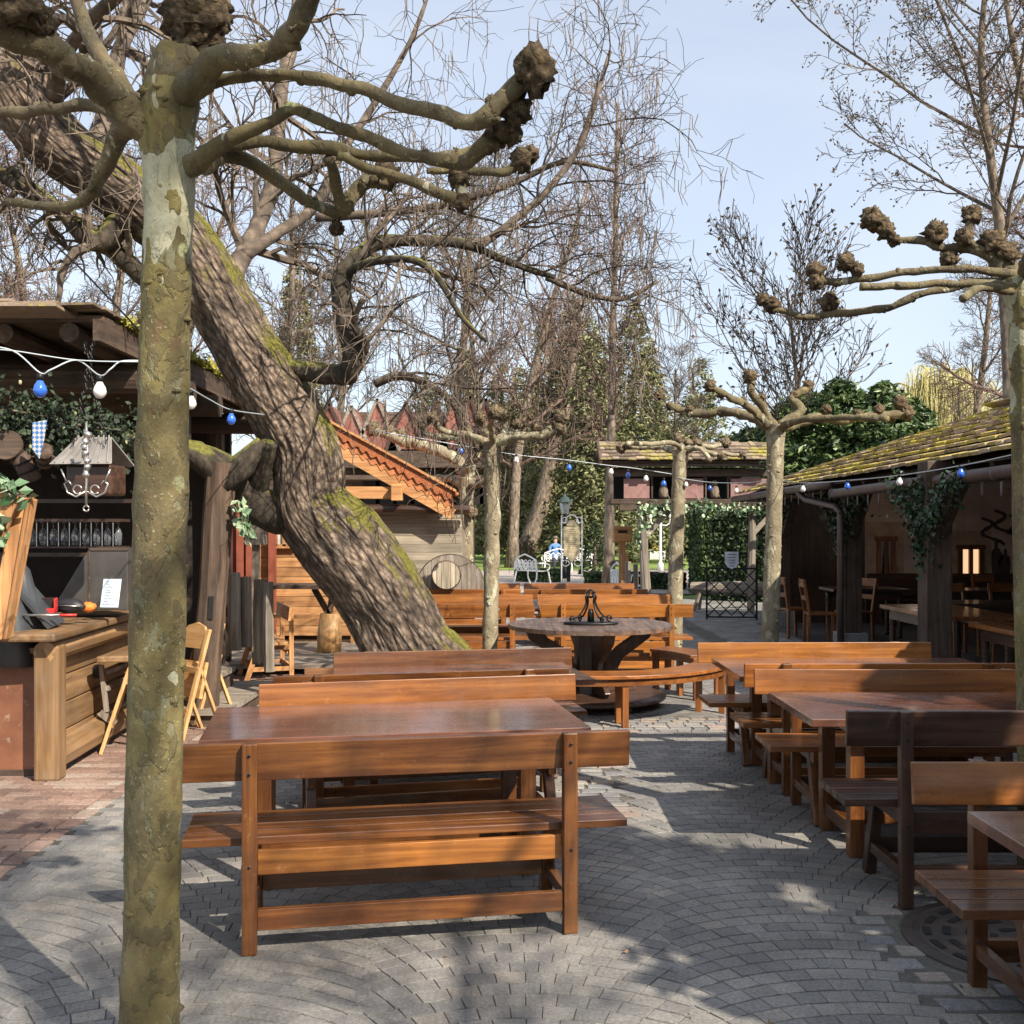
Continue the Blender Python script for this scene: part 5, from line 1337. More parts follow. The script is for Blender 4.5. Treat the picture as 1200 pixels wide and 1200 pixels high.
for px, py in ((447,577),): b = MB(); b.box((SX(px,15.5)-.35,15.75,SZ(py,15.5)), (1.2,.22,.18)); b.box((SX(px,15.5)+.22,15.62,SZ(py,15.5)), (.16,.28,.24)); b.build('purlin', ORG['X'], s_, bevel=.01)
def disc(name, px, py, r_, d_, lab, mt, rim=True, n=9):
    t = thing(name, lab, 'barrel lid', W(px,py,d_))
    b = MB()
    for k in range(n):
        x0 = -r_+2*r_*k/n; x1 = x0+2*r_/n-.008; P = []
        for x in np.linspace(x0,x1,4): P.append((x,0,-math.sqrt(max(0.0004,r_*r_-x*x))))
        for x in np.linspace(x1,x0,4): P.append((x,0,math.sqrt(max(0.0004,r_*r_-x*x))))
        b.prism(P, (0,.05,0))
    b.build('boards', mt, t)
    b = MB(); b.tube([(r_*math.cos(a),.02,r_*math.sin(a)) for a in np.linspace(0,2*math.pi,40)], .018, 6, False); b.build('rim', OLD['X'], t, True)
PALEW = {'Z': wood('pale_driftwood_Z', (.36,.30,.22), (.52,.46,.36), 'Z', .8, .2, .3)}
disc('round_plank_disc', 528, 690, .50, 15.7, 'big round plank disc leaning on the shed wall', WEA['Z'])
disc('round_plank_disc', 523, 674, .20, 15.5, 'small pale round disc in front of the big plank disc', PALEW['Z'], n=6)

# ------------------------------------------------------------------ log cabin front with deck behind the leaning tree
cb = thing('log_cabin', 'orange plank cabin with window boxes behind the leaning trunk', 'cabin', (0,0,0))
YB = 15.8
def BX(px, y=YB): return (px-600)/F*y
def BZ(py, y=YB): return EYE-(py-HOR)/F*y
b = MB()
for k in range(13):
    z = .15+k*.145; b.box(((BX(205)+BX(425))/2,YB,z+.07), (BX(425)-BX(205),.07,.138))
b.build('plank_wall', ORG['X'], cb)
b = MB(); b.box(((BX(150)+BX(425))/2,YB+.06,1.25), (BX(425)-BX(150),.05,2.4)); b.build('backing', OLD['X'], cb)
for px0, px1, py0, py1 in ((214,240,602,640),(325,345,616,640)):
    b = MB(); x0, x1, z0, z1 = BX(px0), BX(px1), BZ(py1), BZ(py0)
    b.box(((x0+x1)/2,YB-.06,(z0+z1)/2), (x1-x0,.04,z1-z0)); wn = b.build('window', plain('pale_window_glass', (.5,.53,.5), .2), cb)
    b = MB()
    for x in (x0,(x0+x1)/2,x1): b.box((x,YB-.1,(z0+z1)/2), (.05,.05,z1-z0))
    for z in (z0,z1): b.box(((x0+x1)/2,YB-.1,z), (x1-x0+.1,.05,.06))
    b.build('frame', WHITE if px0 < 300 else ORG['Z'], wn)
b = MB(); b.box((BX(228),YB-.25,BZ(652)), (.5,.22,.2)); fb = b.build('window_box', WEA['X'], cb); b = MB()
for k in range(160): b.leaf((BX(228)+random.uniform(-.25,.25),YB-.25+random.gauss(0,.06),BZ(645)+random.uniform(-.02,.16)), .05, .06)
b.build('flowers', PETAL, fb)
b = MB()
for px in (285,296,322): b.box((BX(px),YB-.15,1.1), (.1,.1,2.2))
b.build('corner_post', plain('red_painted_timber', (.26,.07,.04), .6), cb)
b = MB(); b.box((BX(286),YB-.08,1.25), (.32,.06,1.7)); b.build('red_shutter', plain('red_painted_shutter', (.24,.06,.035), .6), cb)
DK = thing('wooden_deck', 'weathered low wooden deck in front of the log cabin', 'deck', (0,0,0))
b = MB()
for k in range(9): b.box((-3.4+.0,12.7+k*.32,.10), (3.3,.31,.05))
b.build('deck_boards', WEA['X'], DK)
b = MB()
for k in range(3): b.box((BX(268,10.6)-.38+.0,9.9+k*.32+.0,.32), (.85,.31,.05))
for k in range(6): b.box((BX(290,10.2)-.50,9.35+k*.3,.13), (1.15,.29,.05))
b.build('step', WEA['X'], DK)
b = MB(); b.box((BX(268,10.6)-.38,10.2,.15), (.8,1,.28)); b.box((BX(290,10.2)-.5,10.1,.05), (1.1,1.7,.1)); b.build('step_riser', OLD['X'], DK)
def rpost(px, py0, py1, d_, w_, lab, lean=0, mt=WEA):
    t = MB(); z0 = EYE-(py1-HOR)*d_/F; z1 = EYE-(py0-HOR)*d_/F
    t.tube([(0,0,0),(lean*.5,0,(z1-z0)*.5),(lean,0,z1-z0)], [w_*.52,w_*.5,w_*.48], 7, True, bump=.18, bs=5); p = P3(px,d_)
    o = t.build('rough_post', mt['Z'], loc=(p[0],p[1],z0)); tag(o, lab, 'post', 'rough posts at the deck steps')
rpost(275,671,762,10.9,.13,'grey square post on the deck step'); rpost(288,676,758,11.1,.13,'second grey post behind the first on the deck step')
rpost(306,679,775,10.3,.15,'thick weathered post with a split top by the steps'); rpost(315,682,787,10.1,.10,'slim dark post leaning on the thick weathered post')
t = thing('forked_timber_post', 'dark leaning hewn timber post with mortise holding up the hut roof', 'post', P3(243,9.4))
b = MB(); pr = [(-.05,.0,.0,.135),(.0,0,.6,.125),(.05,.0,1.2,.12),(.09,0,1.8,.13),(.13,.0,2.3,.13)]
b.tube([Vector(p[:3]) for p in pr], [p[3] for p in pr], 10, True, bump=.14, bs=4); b.build('shaft', OLD['Z'], t)
b = MB(); b.beam((.06,-.118,.93),(.07,-.118,1.13),.04,.03,(0,1,0)); b.build('mortise', DARKM, t)
b = MB(); b.tube([(.16,0,2.15),(-.1,0,2.35),(-.7,0,2.5),(-1.2,0,2.55)], [.12,.12,.10,.09], 16, True, bump=.35, bs=5); b.tube([(.12,0,2.1),(.3,.05,2.3),(.45,.1,2.5)], [.12,.11,.06], 14, True, bump=.35, bs=5); b.build('fork', MOSSB, t, True)
ob = bench(BX(318,12.4),12.9, BX(343,12.0),12.0, False, 'small orange bench at an angle beside the weathered posts', {'all': ORG}, 'benches by the log cabin')
ob.scale = (.55,1,1)
t = thing('plank_bench', 'light plank bench along the log cabin wall', 'bench', P3(345,15.1), 0, 'benches by the log cabin')
b = MB(); b.box((.2,0,.50), (1.6,.4,.05)); b.build('seat', ORG['X'], t)
for s in (-.4,.85): b = MB(); b.box((s,0,.24), (.06,.3,.46)); b.build('leg', ORG['Z'], t)
t = thing('log_table', 'small table on a log trunk foot beside the cabin wall', 'table', P3(386,13.9))
b = MB(); b.tube([(0,0,.1),(0,0,.35),(0.01,0,.62)], [.16,.155,.13], 12, True, bump=.08); b.build('log_foot', PIN['Z'], t, True)
b = MB(); b.box((-.3,0,.98), (1.0,.6,.05)); b.build('tabletop', OLD['X'], t); b = MB(); b.beam((-.2,0,.95),(0,0,.6),.07,.07); b.beam((.05,0,.95),(0,0,.6),.07,.07); b.build('brace', OLD['Z'], t)
t = thing('bird_table', 'small carved wooden bird house on a stake near the steps', 'bird house', P3(300,11.6))
b = MB(); b.box((0,0,1.0), (.07,.07,1.5)); b.build('stake', WEA['Z'], t); b = MB(); b.box((0,0,1.68), (.2,.2,.26)); b.build('box', WEA['X'], t)
b = MB(); b.prism([(-.2,-.16,1.78),(0,-.16,1.98),(.2,-.16,1.78),(0,-.16,1.84)], (0,.32,0)); b.build('roof', OLD['X'], t)
# ------------------------------------------------------------------ left bar hut
ht = thing('bar_hut', 'rustic open bar hut with log roof and wooden counter at the left', 'bar hut', (0,0,0))
XH = -3.02; YN2 = 7.9
# roof: flat-ish shingled, mossy right verge
HZ = 3.28
b = MB()
for k in range(5): b.box((-6.2,YN2-.05+k*.22,HZ+.02+k*.018), (5.9,.5,.022), Matrix.Rotation(R(-3),3,'X'), r=random.random())
b.build('roof_edge_boards', SHI2, ht)
b = MB(); b.box((-6.0,10.6,HZ+.0), (5.9,5.3,.05)); b.build('roof_boarding', OLD['X'], ht)
b = MB(); shingles(b, (-3.03,YN2-.1,HZ+.03), (0,1,0), (-1,0,.06), 4, .3, lambda r: (0,5.6)); b.build('shingle_roof', SHI2, ht)
b = MB()
for k in range(2200): 
    y = random.uniform(8.3,13.2); z = .03+.05*noise.noise(Vector((y*2,0,0)))
    b.leaf((-3.05+random.gauss(0,.05),y,HZ+z+abs(random.gauss(0,.03))), .03, .06)
b.build('moss_edge', leafmat('yellow_moss', (.20,.19,.03), (.45,.42,.08), .9), ht)
b = MB(); b.box((-3.06,10.6,HZ-.1), (.05,5.5,.16)); b.build('fascia', OLD['Y'], ht)
for k in range(8):
    x = -3.3-k*.52; b = MB(); b.tube([(x,YN2+.05+.06*(k%3),HZ-.10),(x,10,HZ-.13),(x,13,HZ-.16)], .075, 9, True, bump=.1); b.build('rafter', OLD['Y'], ht)
for y, z, r_ in ((8.9,HZ-.32,.12),(9.7,HZ-.33,.11),(10.6,HZ-.34,.11),(12.4,HZ-.34,.12)):
    b = MB(); b.tube([(-2.9 if y > 9 else -3.1,y,z),(-6,y,z+.03),(-8.5,y,z+.03)], r_, 10, True, bump=.08); b.build('beam', OLD['X'], ht)
for x, y in ((-3.35,9.9),(-3.5,12.6),(-6.8,8.6)):
    b = MB(); b.tube([(x,y,0),(x+.02,y,1.5),(x,y,HZ-.3)], [.11,.10,.10], 9, True, bump=.1); b.build('post', OLD['Z'], ht)
b = MB(); b.box((-6.2,12.9,1.5), (5.6,.08,3)); b.box((-8.6,10.5,1.5), (.08,5,3)); b.box((-4.7,11.1,2.78), (2.7,.08,.5)); b.build('back_wall', plain('sooty_boards', (.03,.022,.018), .8), ht)  # the dark of the hut interior is put into this near-black colour
b = MB(); b.box((-4.9,10.9,1.46), (2.6,.35,.04)); b.box((-4.9,10.9,2.0), (2.6,.3,.04)); b.build('shelf', DRK['X'], ht)
# counter
ct = thing('bar_counter', 'rustic wooden bar counter with fold out shelf', 'counter', (-3.17,7.3,0), R(4))
#   local x: 0 at the front plane, negative into the hut; local y along the counter
b = MB(); b.box((0.01,.0,.46), (.17,.16,.92)); b.build('corner_post', RUS['Z'], ct, bevel=.018)
b = MB(); b.box((-.01,.145,.44), (.11,.11,.88)); b.build('inner_post', RUS['Z'], ct, bevel=.012)
b = MB()
for k in range(4): b.box((-.06,1.95,.16+k*.2), (.05,3.5,.19), r=random.random())
b.build('front_planks', RUS['Y'], ct, bevel=.006)
b = MB(); b.tube([(.0,.05,.14),(.01,1.8,.15),(0,3.7,.14)], [.10,.11,.10], 9, True, bump=.08, bs=3); b.build('sill_beam', RUS['Y'], ct)
b = MB(); b.tube([(.0,-.08,.88),(.01,1.8,.885),(0,3.7,.88)], [.075,.08,.075], 10, True, bump=.07, bs=3); b.build('rail_beam', RUS['Y'], ct)
b = MB(); b.box((-.22,1.75,.985), (.66,3.9,.055)); b.build('countertop', RUS['Y'], ct, bevel=.015)
b = MB(); b.prism([(.08,.75,.70),(.40,.80,.70),(.46,1.3,.70),(.44,2.4,.70),(.08,2.45,.70)], (0,0,.05)); b.build('folding_shelf', RUS['Y'], ct, bevel=.012)
for y in (.95,1.9):
    b = MB(); b.beam((.06,y,.66),(.10,y,.30),.03,.04); b.beam((.1,y,.60),(.32,y,.69),.03,.03); b.beam((.05,y,.3),(.16,y+.02,.2),.05,.05); b.build('bracket', WEA['Z'], ct)
b = MB(); b.beam((.1,.95,.48),(.1,1.9,.48),.03,.04); b.beam((.1,.95,.28),(.1,1.9,.28),.012,.012); b.build('bracket_bar', WEA['Y'], ct)
b = MB(); b.box((.0,1.05,.60), (.04,.07,.1)); b.box((.0,1.75,.60), (.04,.07,.1)); b.build('hinge', IRON, ct)
t = thing('red_brown_panel', 'weathered red brown panel closing the front of the bar hut', 'panel', (-3.9,7.42,0))
m = NT('rusty_red_board'); n = m.noise(m.co((1,1,1)), 3, 8, .7); n2 = m.noise(m.co((1,1,1)), 14, 6, .75)
m.set(Base_Color=m.mix(m.ramp(n2, [(.60,0.0), (.68,.8)]), m.ramp(n, [(.3,(.13,.05,.025)), (.7,(.25,.10,.05))]), (.33,.24,.17)), Roughness=.6); m.bump(n2, .3, .005); RUST = m.done()
b = MB(); b.box((.06,0,.44), (1.28,.05,.80)); b.build('panel', RUST, t); b = MB(); b.box((.06,-.01,.02), (1.3,.06,.05)); b.build('skirting', OLD['X'], t)
b = MB(); b.box((.0,.1,.87), (1.2,.3,.04)); b.build('ledge', RUS['X'], t)

# things on the counter
def onc(px, py, h=1.015): d_ = D(py, h); return Vector(((px-600)/F*d_, d_, h))
t = thing('note_card', 'pale blue handwritten card leaning on the counter box', 'card', W(130,712,8.15), R(-8))
b = MB(); RX = Matrix.Rotation(R(-14),3,'X'); b.box((0,0,.11), (.145,.006,.22), RX); cd = b.build('card', plain('pale_blue_paper', (.55,.66,.78), .7, 0, .06), t)
b = MB()
for k in range(9):
    P = [RX @ Vector((-.05+q*.012+random.uniform(-.004,.004), -.005, .09-.022*k+random.uniform(-.006,.006)))+Vector((0,0,.11)) for q in range(random.randint(4,8))]
    b.tube(P, .0016, 3)
b.build('handwriting', DARKM, cd)
t = thing('grey_box_cabinet', 'dark grey slanted cabinet standing on the counter', 'cabinet', W(105,712,8.4))
GR = plain('grey_brown_metal', (.085,.078,.072), .45, .3)
b = MB(); b.prism([(-.0,0,-.02),(.30,0,-.02),(.30,0,.47),(0,0,.47)], (0,.3,0)); b.prism([(-.30,0,-.02),(-.002,0,-.02),(-.002,0,.47)], (0,.28,0)); b.build('body', GR, t, bevel=.006)
b = MB(); b.box((.15,-.004,.46), (.31,.01,.02)); b.box((.0,-.004,.22), (.012,.01,.48)); b.build('edge_trim', OLD['X'], t)
t = thing('red_holder', 'small red and black card holder on the counter', 'holder', W(54,719,7.6), R(5))
b = MB(); b.box((0,0,.02), (.13,.08,.035)); b.box((-.06,.02,.06), (.012,.06,.09)); b.box((.06,.02,.06), (.012,.06,.09)); b.box((0,.045,.07), (.13,.01,.08)); b.build('body', plain('red_plastic', (.5,.03,.03), .35), t, bevel=.004)
b = MB(); b.box((0,.03,.075), (.1,.015,.07)); b.build('insert', DARKM, t)
t = thing('black_purse', 'black leather purse lying on the counter', 'purse', W(81,718,7.75), R(-4))
b = MB(); b.blob((0,0,.05), .10, 4, .08, sc=(1.1,.5,.55)); b.build('body', plain('black_leather', (.02,.02,.023), .5), t, True); b = MB(); b.tube([(-.1,-.04,.05),(0,-.055,.055),(.1,-.04,.05)], .004, 5); b.build('zip', SILVER, t, True)
t = MB(); t.blob((0,0,.03), .045, 9, .1, sc=(1.2,1,.8)); tag(t.build('orange_sponge', plain('orange_foam', (.75,.2,.03), .7), None, True, loc=W(104,716,7.9)), 'small orange sponge beside the black purse', 'sponge')
t = MB(); t.tube([(-.12,0,.012),(.12,.02,.012)], .009, 6); tag(t.build('pen', SILVER, None, True, loc=W(48,723,7.35)), 'silver pen lying at the counter end', 'pen')
t = MB(); t.tube([(-.08,0,.012),(.08,.02,.012)], .010, 6); tag(t.build('lighter', plain('red_plastic_pen', (.55,.04,.03), .4), None, True, loc=W(75,723,7.45)), 'small red pen lying before the purse', 'pen')
t = thing('covered_beer_tap', 'draped dark grey cover over a beer tap at the left edge', 'cover', W(8,775,7.5))
b = MB(); b.lathe([(.26,-.02),(.24,.2),(.2,.45),(.15,.62),(.09,.70),(.03,.72)], n=36)
b.v = [tuple(Vector(v)*(1+.10*math.sin(math.atan2(v[1],v[0])*7+v[2]*4)*(1-v[2]))) for v in b.v]; b.build('cloth', plain('dark_grey_tarp', (.055,.06,.068), .45), t, True)
b = MB(); b.beam((.03,0,.62),(.33,.05,.25),.02,.3,(0,1,0)); b.build('flap', plain('dark_grey_tarp_flap', (.05,.055,.062), .45), t)
# hanging glass rack
t = thing('glass_rack', 'row of glasses hanging in a rack in the dark bar', 'glass rack', W(82,618,9.2))
b = MB(); b.box((0,0,.06), (.95,.25,.025)); b.box((0,0,-.17), (.95,.25,.015)); b.build('rack', DRK['X'], t)
for k in range(10):
    b = MB(); x = -.42+k*.093; b.lathe([(.028,-.155),(.033,-.06),(.02,-.02),(.006,0),(.006,.03),(.026,.045)], (x,0,0), 10); b.build('glass', GLASSY, t, True)
b = MB()
for k in range(10): x = -.42+k*.093; b.tube([(x,-.12,-.16),(x,-.12,.04)], .004, 4)
b.build('rods', SILVER, t)
# lantern bird house
t = thing('hanging_lantern_house', 'hanging wooden lantern house with a small tin roof on chains', 'hanging lantern', W(110,560,7.7), R(-6))
b = MB(); b.box((.02,0,-.02), (.34,.24,.22)); b.build('box', DRK['X'], t, bevel=.02)
b = MB(); b.prism([(-.24,-.18,.09),(.22,-.18,.09),(.13,0,.29),(-.13,0,.29)], (0,.012,.006)); b.prism([(-.24,.18,.09),(.22,.18,.09),(.13,0,.29),(-.13,0,.29)], (0,.01,.006))
for k in range(7): b.beam((-.2+k*.065,-.175,.10),(-.11+k*.038,-.005,.305),.008,.01)
b.build('tin_roof', plain('pale_tin', (.27,.255,.235), .55, .3), t)
b = MB()
for s in (-1,1):
    p0 = Vector((s*.12+.02,-.1,.25))
    for k in range(26): 
        c0 = p0+Vector((-.006*k*s+.012*math.sin(k),0,.028*k)); b.tube([c0+Vector((.01*math.cos(q)*(k%2),.01*math.cos(q)*((k+1)%2),.018*math.sin(q))) for q in np.linspace(0,6.28,7)], .0035, 4)
b.build('chains', IRON, t)
t = thing('iron_candelabra', 'curly wrought iron candle hanger in front of the lantern house', 'candle hanger', W(101,572,7.35))
b = MB(); b.tube([(0,0,.45),(0.01,0,.2),(0,0,0),(0,0,-.12)], .009, 6)
for s in (-1,1):
    b.tube([(0,0,-.02),(s*.07,0,-.06),(s*.13,0,-.03),(s*.15,0,.03),(s*.12,0,.05),(s*.10,0,.02)], .007, 6)
    b.tube([(s*.06+.03*math.cos(q),0,-.01+.03*math.sin(q)) for q in np.linspace(0,5.6,12)], .006, 5)
    b.tube([(s*.13,-.01,.04),(s*.17,-.01,.13)], .006, 5)
b.tube([(.02*math.cos(q),0,-.14+.02*math.sin(q)) for q in np.linspace(0,6,9)], .006, 5)
for k in range(7): b.blob((.012*math.sin(k*1.3),-.005,.1+k*.045), .022, k, .4, 3, 7, 5)
b.build('scrollwork', SILVER, t, True)
# hanging cups and wooden slice
def mug(px, py, d_, rx, ry, lab, r_=.065, L=.17):
    t = thing('wooden_mug', lab, 'mug', W(px,py,d_), 0, 'wooden mugs hanging in the hop garland'); t.rotation_euler = (R(rx),R(ry),0)
    b = MB(); b.lathe([(r_*.9,-L/2),(r_,-L/2+.02),(r_*.92,0),(r_,L/2)], n=16); b.build('cup', OLD['Z'], t, True)
    b = MB(); b.lathe([(r_*1.02,-.035),(r_*1.02,-.02)], n=16); b.lathe([(r_*1.03,.04),(r_*1.03,.055)], n=16); b.build('hoop', IRON, t)
    b = MB(); b.tube([(r_,0,-.05),(r_+.05,0,-.03),(r_+.05,0,.04),(r_,0,.06)], .01, 6); b.build('handle', OLD['Z'], t, True)
mug(52,535,7.9,55,25,'brown wooden mug tilted beside the blue and white ribbon'); mug(30,548,8.0,20,-20,'darker wooden mug behind the ribbon',.075,.22)
t = MB(); t.lathe([(.11,-.02),(.115,0),(.11,.02)], n=20, rot=Matrix.Rotation(R(80),3,'X')); tag(t.build('wood_slice', OLD['X'], None, loc=W(9,522,7.9)), 'round wooden slice hanging in the garland', 'wood slice')
m = NT('blue_white_lozenge_cloth'); ck = m.n.new('ShaderNodeTexChecker'); ck.inputs['Scale'].default_value = 1; ck.inputs['Color1'].default_value = (.05,.16,.40,1); ck.inputs['Color2'].default_value = (.45,.45,.45,1)  # both colours darkened: the hut's shade is put into the cloth
mp = m.n.new('ShaderNodeMapping'); mp.inputs['Rotation'].default_value = (0,R(45),0); mp.inputs['Scale'].default_value = (42,42,42); m.l.new(m.tc.outputs['Object'], mp.inputs[0]); m.l.new(mp.outputs[0], ck.inputs[0]); m.set(Base_Color=ck.outputs[0], Roughness=.8); BAV = m.done()
t = MB(); t.prism([(-.05,0,.14),(.055,0,.16),(.035,0,.02),(.0,0,-.12),(-.05,0,-.05)], (0,.006,0)); tag(t.build('lozenge_ribbon', BAV, None, loc=W(46,518,7.7)), 'blue and white lozenge ribbon between the wooden mugs', 'ribbon')
DKLEAF = leafmat('dark_dry_greenery', (.012,.022,.012), (.045,.07,.035), .7)
ivy('dark hop garland hanging under the bar hut beam', [[W(-20,480,8.0),W(20,482,8.0),W(60,490,8.1),W(100,500,8.2),W(150,505,8.4)],[W(-10,505,8.1),W(60,510,8.2),W(110,525,8.3),W(150,535,8.4)]], 900, .10, DKLEAF, .045, 'hop_garland', 16)
t = thing('slanted_timber', 'sunlit slanted orange timber at the left edge of the bar', 'timber', W(0,722,7.1))
b = MB(); b.beam((0,0,-.15),W(30,583,7.1)-W(0,722,7.1),.13,.09,(0,1,0)); b.beam((.06,-.03,-.15),W(30,583,7.1)-W(0,722,7.1)+Vector((.05,-.03,0)),.025,.08,(0,1,0)); b.build('board', ORG['Z'], t, bevel=.008)
b = MB(); b.beam(W(-8,625,7.0)-W(0,722,7.1),W(13,572,7.0)-W(0,722,7.1),.16,.03,(0,1,0)); b.build('cap_board', ORG['Z'], t)
ivy('bright green ivy hanging over the slanted sunlit timber', [[W(-3,560,6.95),W(8,575,6.95),W(14,578,6.95),W(30,582,6.95)],[W(-6,600,6.95),W(-2,620,6.95),W(-4,640,6.95)]], 110, .045, IVYW, .085, 'ivy_garland', 0)
ivy('ivy hanging from the stump limb beside the timber post', [[W(280,590,9.3),W(284,615,9.3),W(292,625,9.3)],[W(285,618,9.3),W(296,632,9.3)]], 120, .05, IVYW, .08, 'ivy_sprig', 0)
# folding chairs
def fold_chair(px, d_, a, lab):
    t = thing('folding_chair', lab, 'chair', P3(px,d_), a, 'light wooden folding chairs')
    for s in (-1,1):
        b = MB(); b.beam((s*.2,-.18,0),(s*.17,.10,.88),.05,.028,(0,1,0)); b.build('frame_leg', PIN['Z'], t, bevel=.005)
        b = MB(); b.beam((s*.15,.24,0),(s*.15,.0,.62),.04,.025,(0,1,0)); b.build('leg', PIN['Z'], t, bevel=.005)
    for z in (.22,.55): b = MB(); b.beam((-.19,-.18+.32*z,z),(.19,-.18+.32*z,z),.03,.05); b.build('rung', PIN['X'], t)
    b = MB(); P = [(-.19,.05,.72),(.19,.05,.72),(.19,.07,.8),(.12,.09,.90),(0,.10,.93),(-.12,.09,.90),(-.19,.07,.8)]; b.prism(P, (0,.02,0)); b.build('backrest', PIN['X'], t)
    b = MB(); b.box((0,.05,.46), (.34,.03,.30), Matrix.Rotation(R(-12),3,'X')); b.build('seat', PIN['X'], t)
    return t
fold_chair(219,8.9,R(-40),'light folding chair leaning right of the foreground trunk'); fold_chair(238,9.5,R(-45),'second light folding chair behind the first, nearer the timber post')
fold_chair(150,8.35,R(-75),'light folding chair mostly hidden behind the foreground trunk')

# ------------------------------------------------------------------ string lights
BLUE = NT('blue_bulb_glass'); BLUE.set(Base_Color=(.03,.14,.62,1), Roughness=.12); BLUE.p.inputs['Coat Weight'].default_value = 1; BLUE = BLUE.done()
WBULB = NT('white_bulb_glass'); WBULB.set(Base_Color=(.78,.76,.74,1), Roughness=.2); WBULB.p.inputs['Coat Weight'].default_value = 1; WBULB = WBULB.done()
def string(label, pts, bulbs, wire=.0045, bs=.035):
    # pts: wire as points, bulbs: (point, 'b'/'w')
    t = thing('string_lights', label, 'string lights', pts[0]); o = Vector(pts[0])
    P, _ = smoothpts([Vector(p)-o for p in pts], [1]*len(pts), 6); b = MB(); b.tube(P, wire, 5); b.build('cable', CABLE, t, True)
    for p, k in bulbs:
        p = Vector(p)-o; r_ = bs
        b = MB(); b.lathe([(.010,-r_*3.5),(.6*r_,-r_*3.35),(r_*.97,-r_*2.75),(r_,-r_*2.4),(r_*.85,-r_*1.8),(r_*.5,-r_*1.2),(r_*.42,-r_*.9)], p, 16); bo = b.build('bulb', BLUE if k == 'b' else WBULB, t, True); bo['label'] = 'blue bulb' if k == 'b' else 'white bulb'
        b = MB(); b.lathe([(r_*.48,-r_*1.0),(r_*.5,-r_*.1),(r_*.3,0)], p, 10); b.build('socket', IRON, bo, True)
d1 = 5.6
string('string of blue and white bulbs in front of the bar hut roof', [W(-30,404,5.4),W(15,411,5.45),W(47,437,5.5),W(60,433,5.5),W(90,422,5.6),W(117,440,5.7),W(130,432,5.7),W(145,423,5.8),W(190,424,5.9)], [(W(47,438,5.5),'b'),(W(117,440,5.7),'w')])
string('thin support wire of the bulbs before the bar hut roof', [W(-30,409,5.42),W(15,411,5.45),W(90,422,5.6),W(162,424,5.8)], [], .0035)
string('bulbs between the foreground trunk and the leaning trunk', [W(190,440,6.6),W(222,455,6.8),W(245,468,7.4),W(270,480,7.9),W(310,486,9)], [(W(224,458,6.9),'w'),(W(271,479,7.9),'b')], .005, .034)
string('long string of bulbs over the park side ending at the slim plane tree', [W(440,505,13),W(500,515,13.5),W(540,522,13.8),W(605,533,14.2),W(664,539,14.5),W(710,545,14.8),(W(745,549,15)),W(790,556,15.2)], [(W(540,521,13.8),'b'),(W(605,532,14.2),'w'),(W(667,541,14.5),'b'),(W(716,546,14.8),'w'),(W(736,550,14.9),'b'),(W(757,554,15),'w'),(W(778,560,15.1),'b')], .006, .036)
string('string of bulbs from the slim plane tree along the pavilion gutter', [W(795,560,15.1),W(830,565,15),W(870,566,14.5),W(905,563,13.4),W(945,566,12.6),W(995,563,11.6),W(1055,557,10.4),W(1125,546,9.2),W(1200,530,8.2)], [(W(804,562,15.1),'w'),(W(832,566,15),'b'),(W(863,569,14.5),'w'),(W(941,566,12.6),'w'),(W(993,562,11.6),'b'),(W(1054,556,10.4),'w'),(W(1126,545,9.2),'b')], .005, .031)
t = MB(); t.tube([W(30,255,9),W(95,315,8.6),W(168,392,8.2)], .008, 5); tag(t.build('guy_cable', IRON), 'thin dark cable running down to the hut roof corner', 'cable')

# ------------------------------------------------------------------ unseen inn added behind the viewer's right to shade the terrace
inn = thing('inn_building', 'tall plastered inn with a gabled roof behind the right hand tables', 'building', (0,0,0))
IX0, IX1, IY0, IY1, IH, IR = 6.7, 15.7, -6.0, 3.0, 5.4, 8.4
b = MB(); b.box(((IX0+IX1)/2,(IY0+IY1)/2,IH/2), (IX1-IX0,IY1-IY0,IH)); b.prism([(IX0,IY1,IH),(IX1,IY1,IH),((IX0+IX1)/2,IY1,IR)], (0,IY0-IY1,0)); b.build('wall', PLA, inn)
b = MB()
for a_, c_ in (((IX0-.7,IH-.35),((IX0+IX1)/2,IR+.15)),((IX1+.7,IH-.35),((IX0+IX1)/2,IR+.15))): b.prism([(a_[0],IY1+.6,a_[1]),(c_[0],IY1+.6,c_[1]),(c_[0],IY1+.6,c_[1]-.15),(a_[0],IY1+.6,a_[1]-.15)], (0,IY0-IY1-1.2,0))
b.build('roof', TILE, inn)
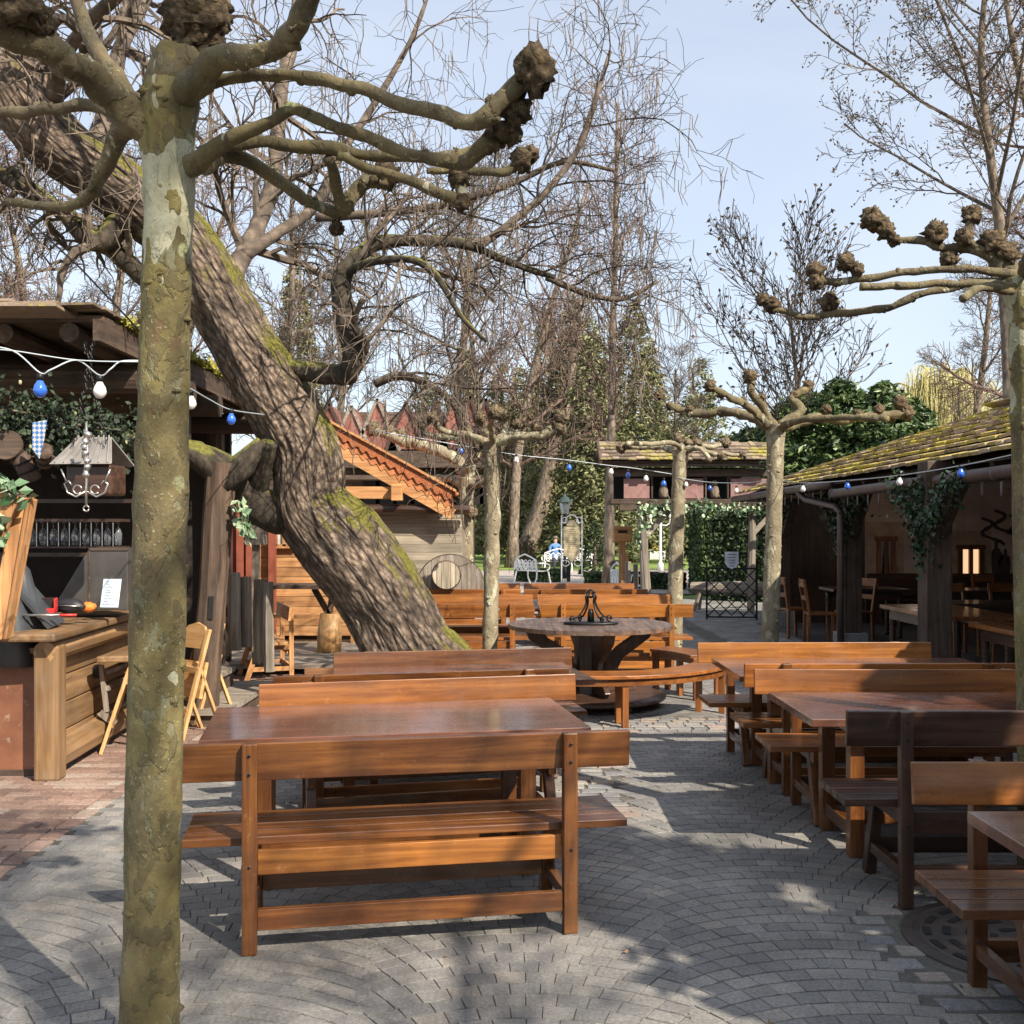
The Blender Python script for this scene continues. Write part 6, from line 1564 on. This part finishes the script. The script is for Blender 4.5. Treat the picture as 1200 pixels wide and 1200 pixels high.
for y in (1.2,-1.8,-4.8):
    for z in (1.2,3.6):
        b = MB(); b.box((IX0-.02,y,z+.55), (.06,1.0,1.2)); w_ = b.build('window', DARKM, inn); b = MB()
        for yy in (-.5,0,.5): b.box((IX0-.05,y+yy,z+.55), (.06,.07,1.2))
        b.build('frame', FRM, w_)
# trees behind the viewer whose limbs dapple the paving
def back_pollard(X, Y, lab, sc=1.0, H=3.4):
    t = thing('pollarded_plane_tree', lab, 'tree', (X,Y,0), 0, PG)
    b = MB(); P, Q = smoothpts([Vector((0,0,-.05)),Vector((.02,0,1.5)),Vector((.03,.03,H))], [.17,.13,.15], 8); b.tube(P, Q, 14, True, bump=.08); b.build('trunk', PLANE, t, True)
    for k in range(9):
        a = k*.7+random.random()*.3; L = random.uniform(1.2,2.1)*sc
        P = [Vector((0,0,H-.1)), Vector((math.cos(a)*L*.4,math.sin(a)*L*.4,H+.15)), Vector((math.cos(a+.15)*L*.8,math.sin(a+.15)*L*.8,H+.25)), Vector((math.cos(a+.1)*L,math.sin(a+.1)*L,H+.5))]
        P, Q = smoothpts(P, [.08,.055,.05,.06], 5); b = MB(); b.tube(P, Q, 9, True, bump=.15); b.build('limb', PLANE, t, True)
        b = MB(); knob(b, P[-1], .12, k); b.build('knob', KNOB, t, True)
back_pollard(2.9,-2.6,'pollarded plane tree further behind the viewer on the right')
back_pollard(-1.6,-1.4,'pollarded plane tree behind the viewer on the left')
for (x_, y_, H_, r_, lab) in ((4.7,.9,5.6,1.35,'laurel tree beside the terrace, just right of the viewer'),(5.9,3.1,5.0,1.3,'laurel tree at the inn corner right of the viewer')):  # leafy trees added out of view to dapple the right hand paving
    conifer('laurel_tree', lab, (x_,y_,0), H_, r_, LAUREL, gl, 3800, .13, 'round', .25)
LT = MB()      # dry leaves blown over the paving
for k in range(70):
    y = random.uniform(3.2,12); x = random.uniform(-.45,.5)*y
    LT.leaf((x,y,.010), .016, .028, (random.gauss(0,1),random.gauss(0,1),.15))
lt = LT.build('leaf_litter', leafmat('dry_leaf', (.16,.09,.04), (.38,.25,.12), .8)); tag(lt, 'scattered dry leaves and crumbs on the paving', 'leaf litter', kind='stuff')
o = dup(kinds[1], (4.0,-3.8,0), 1.0, 'large bare tree behind the viewer', gb, .8)
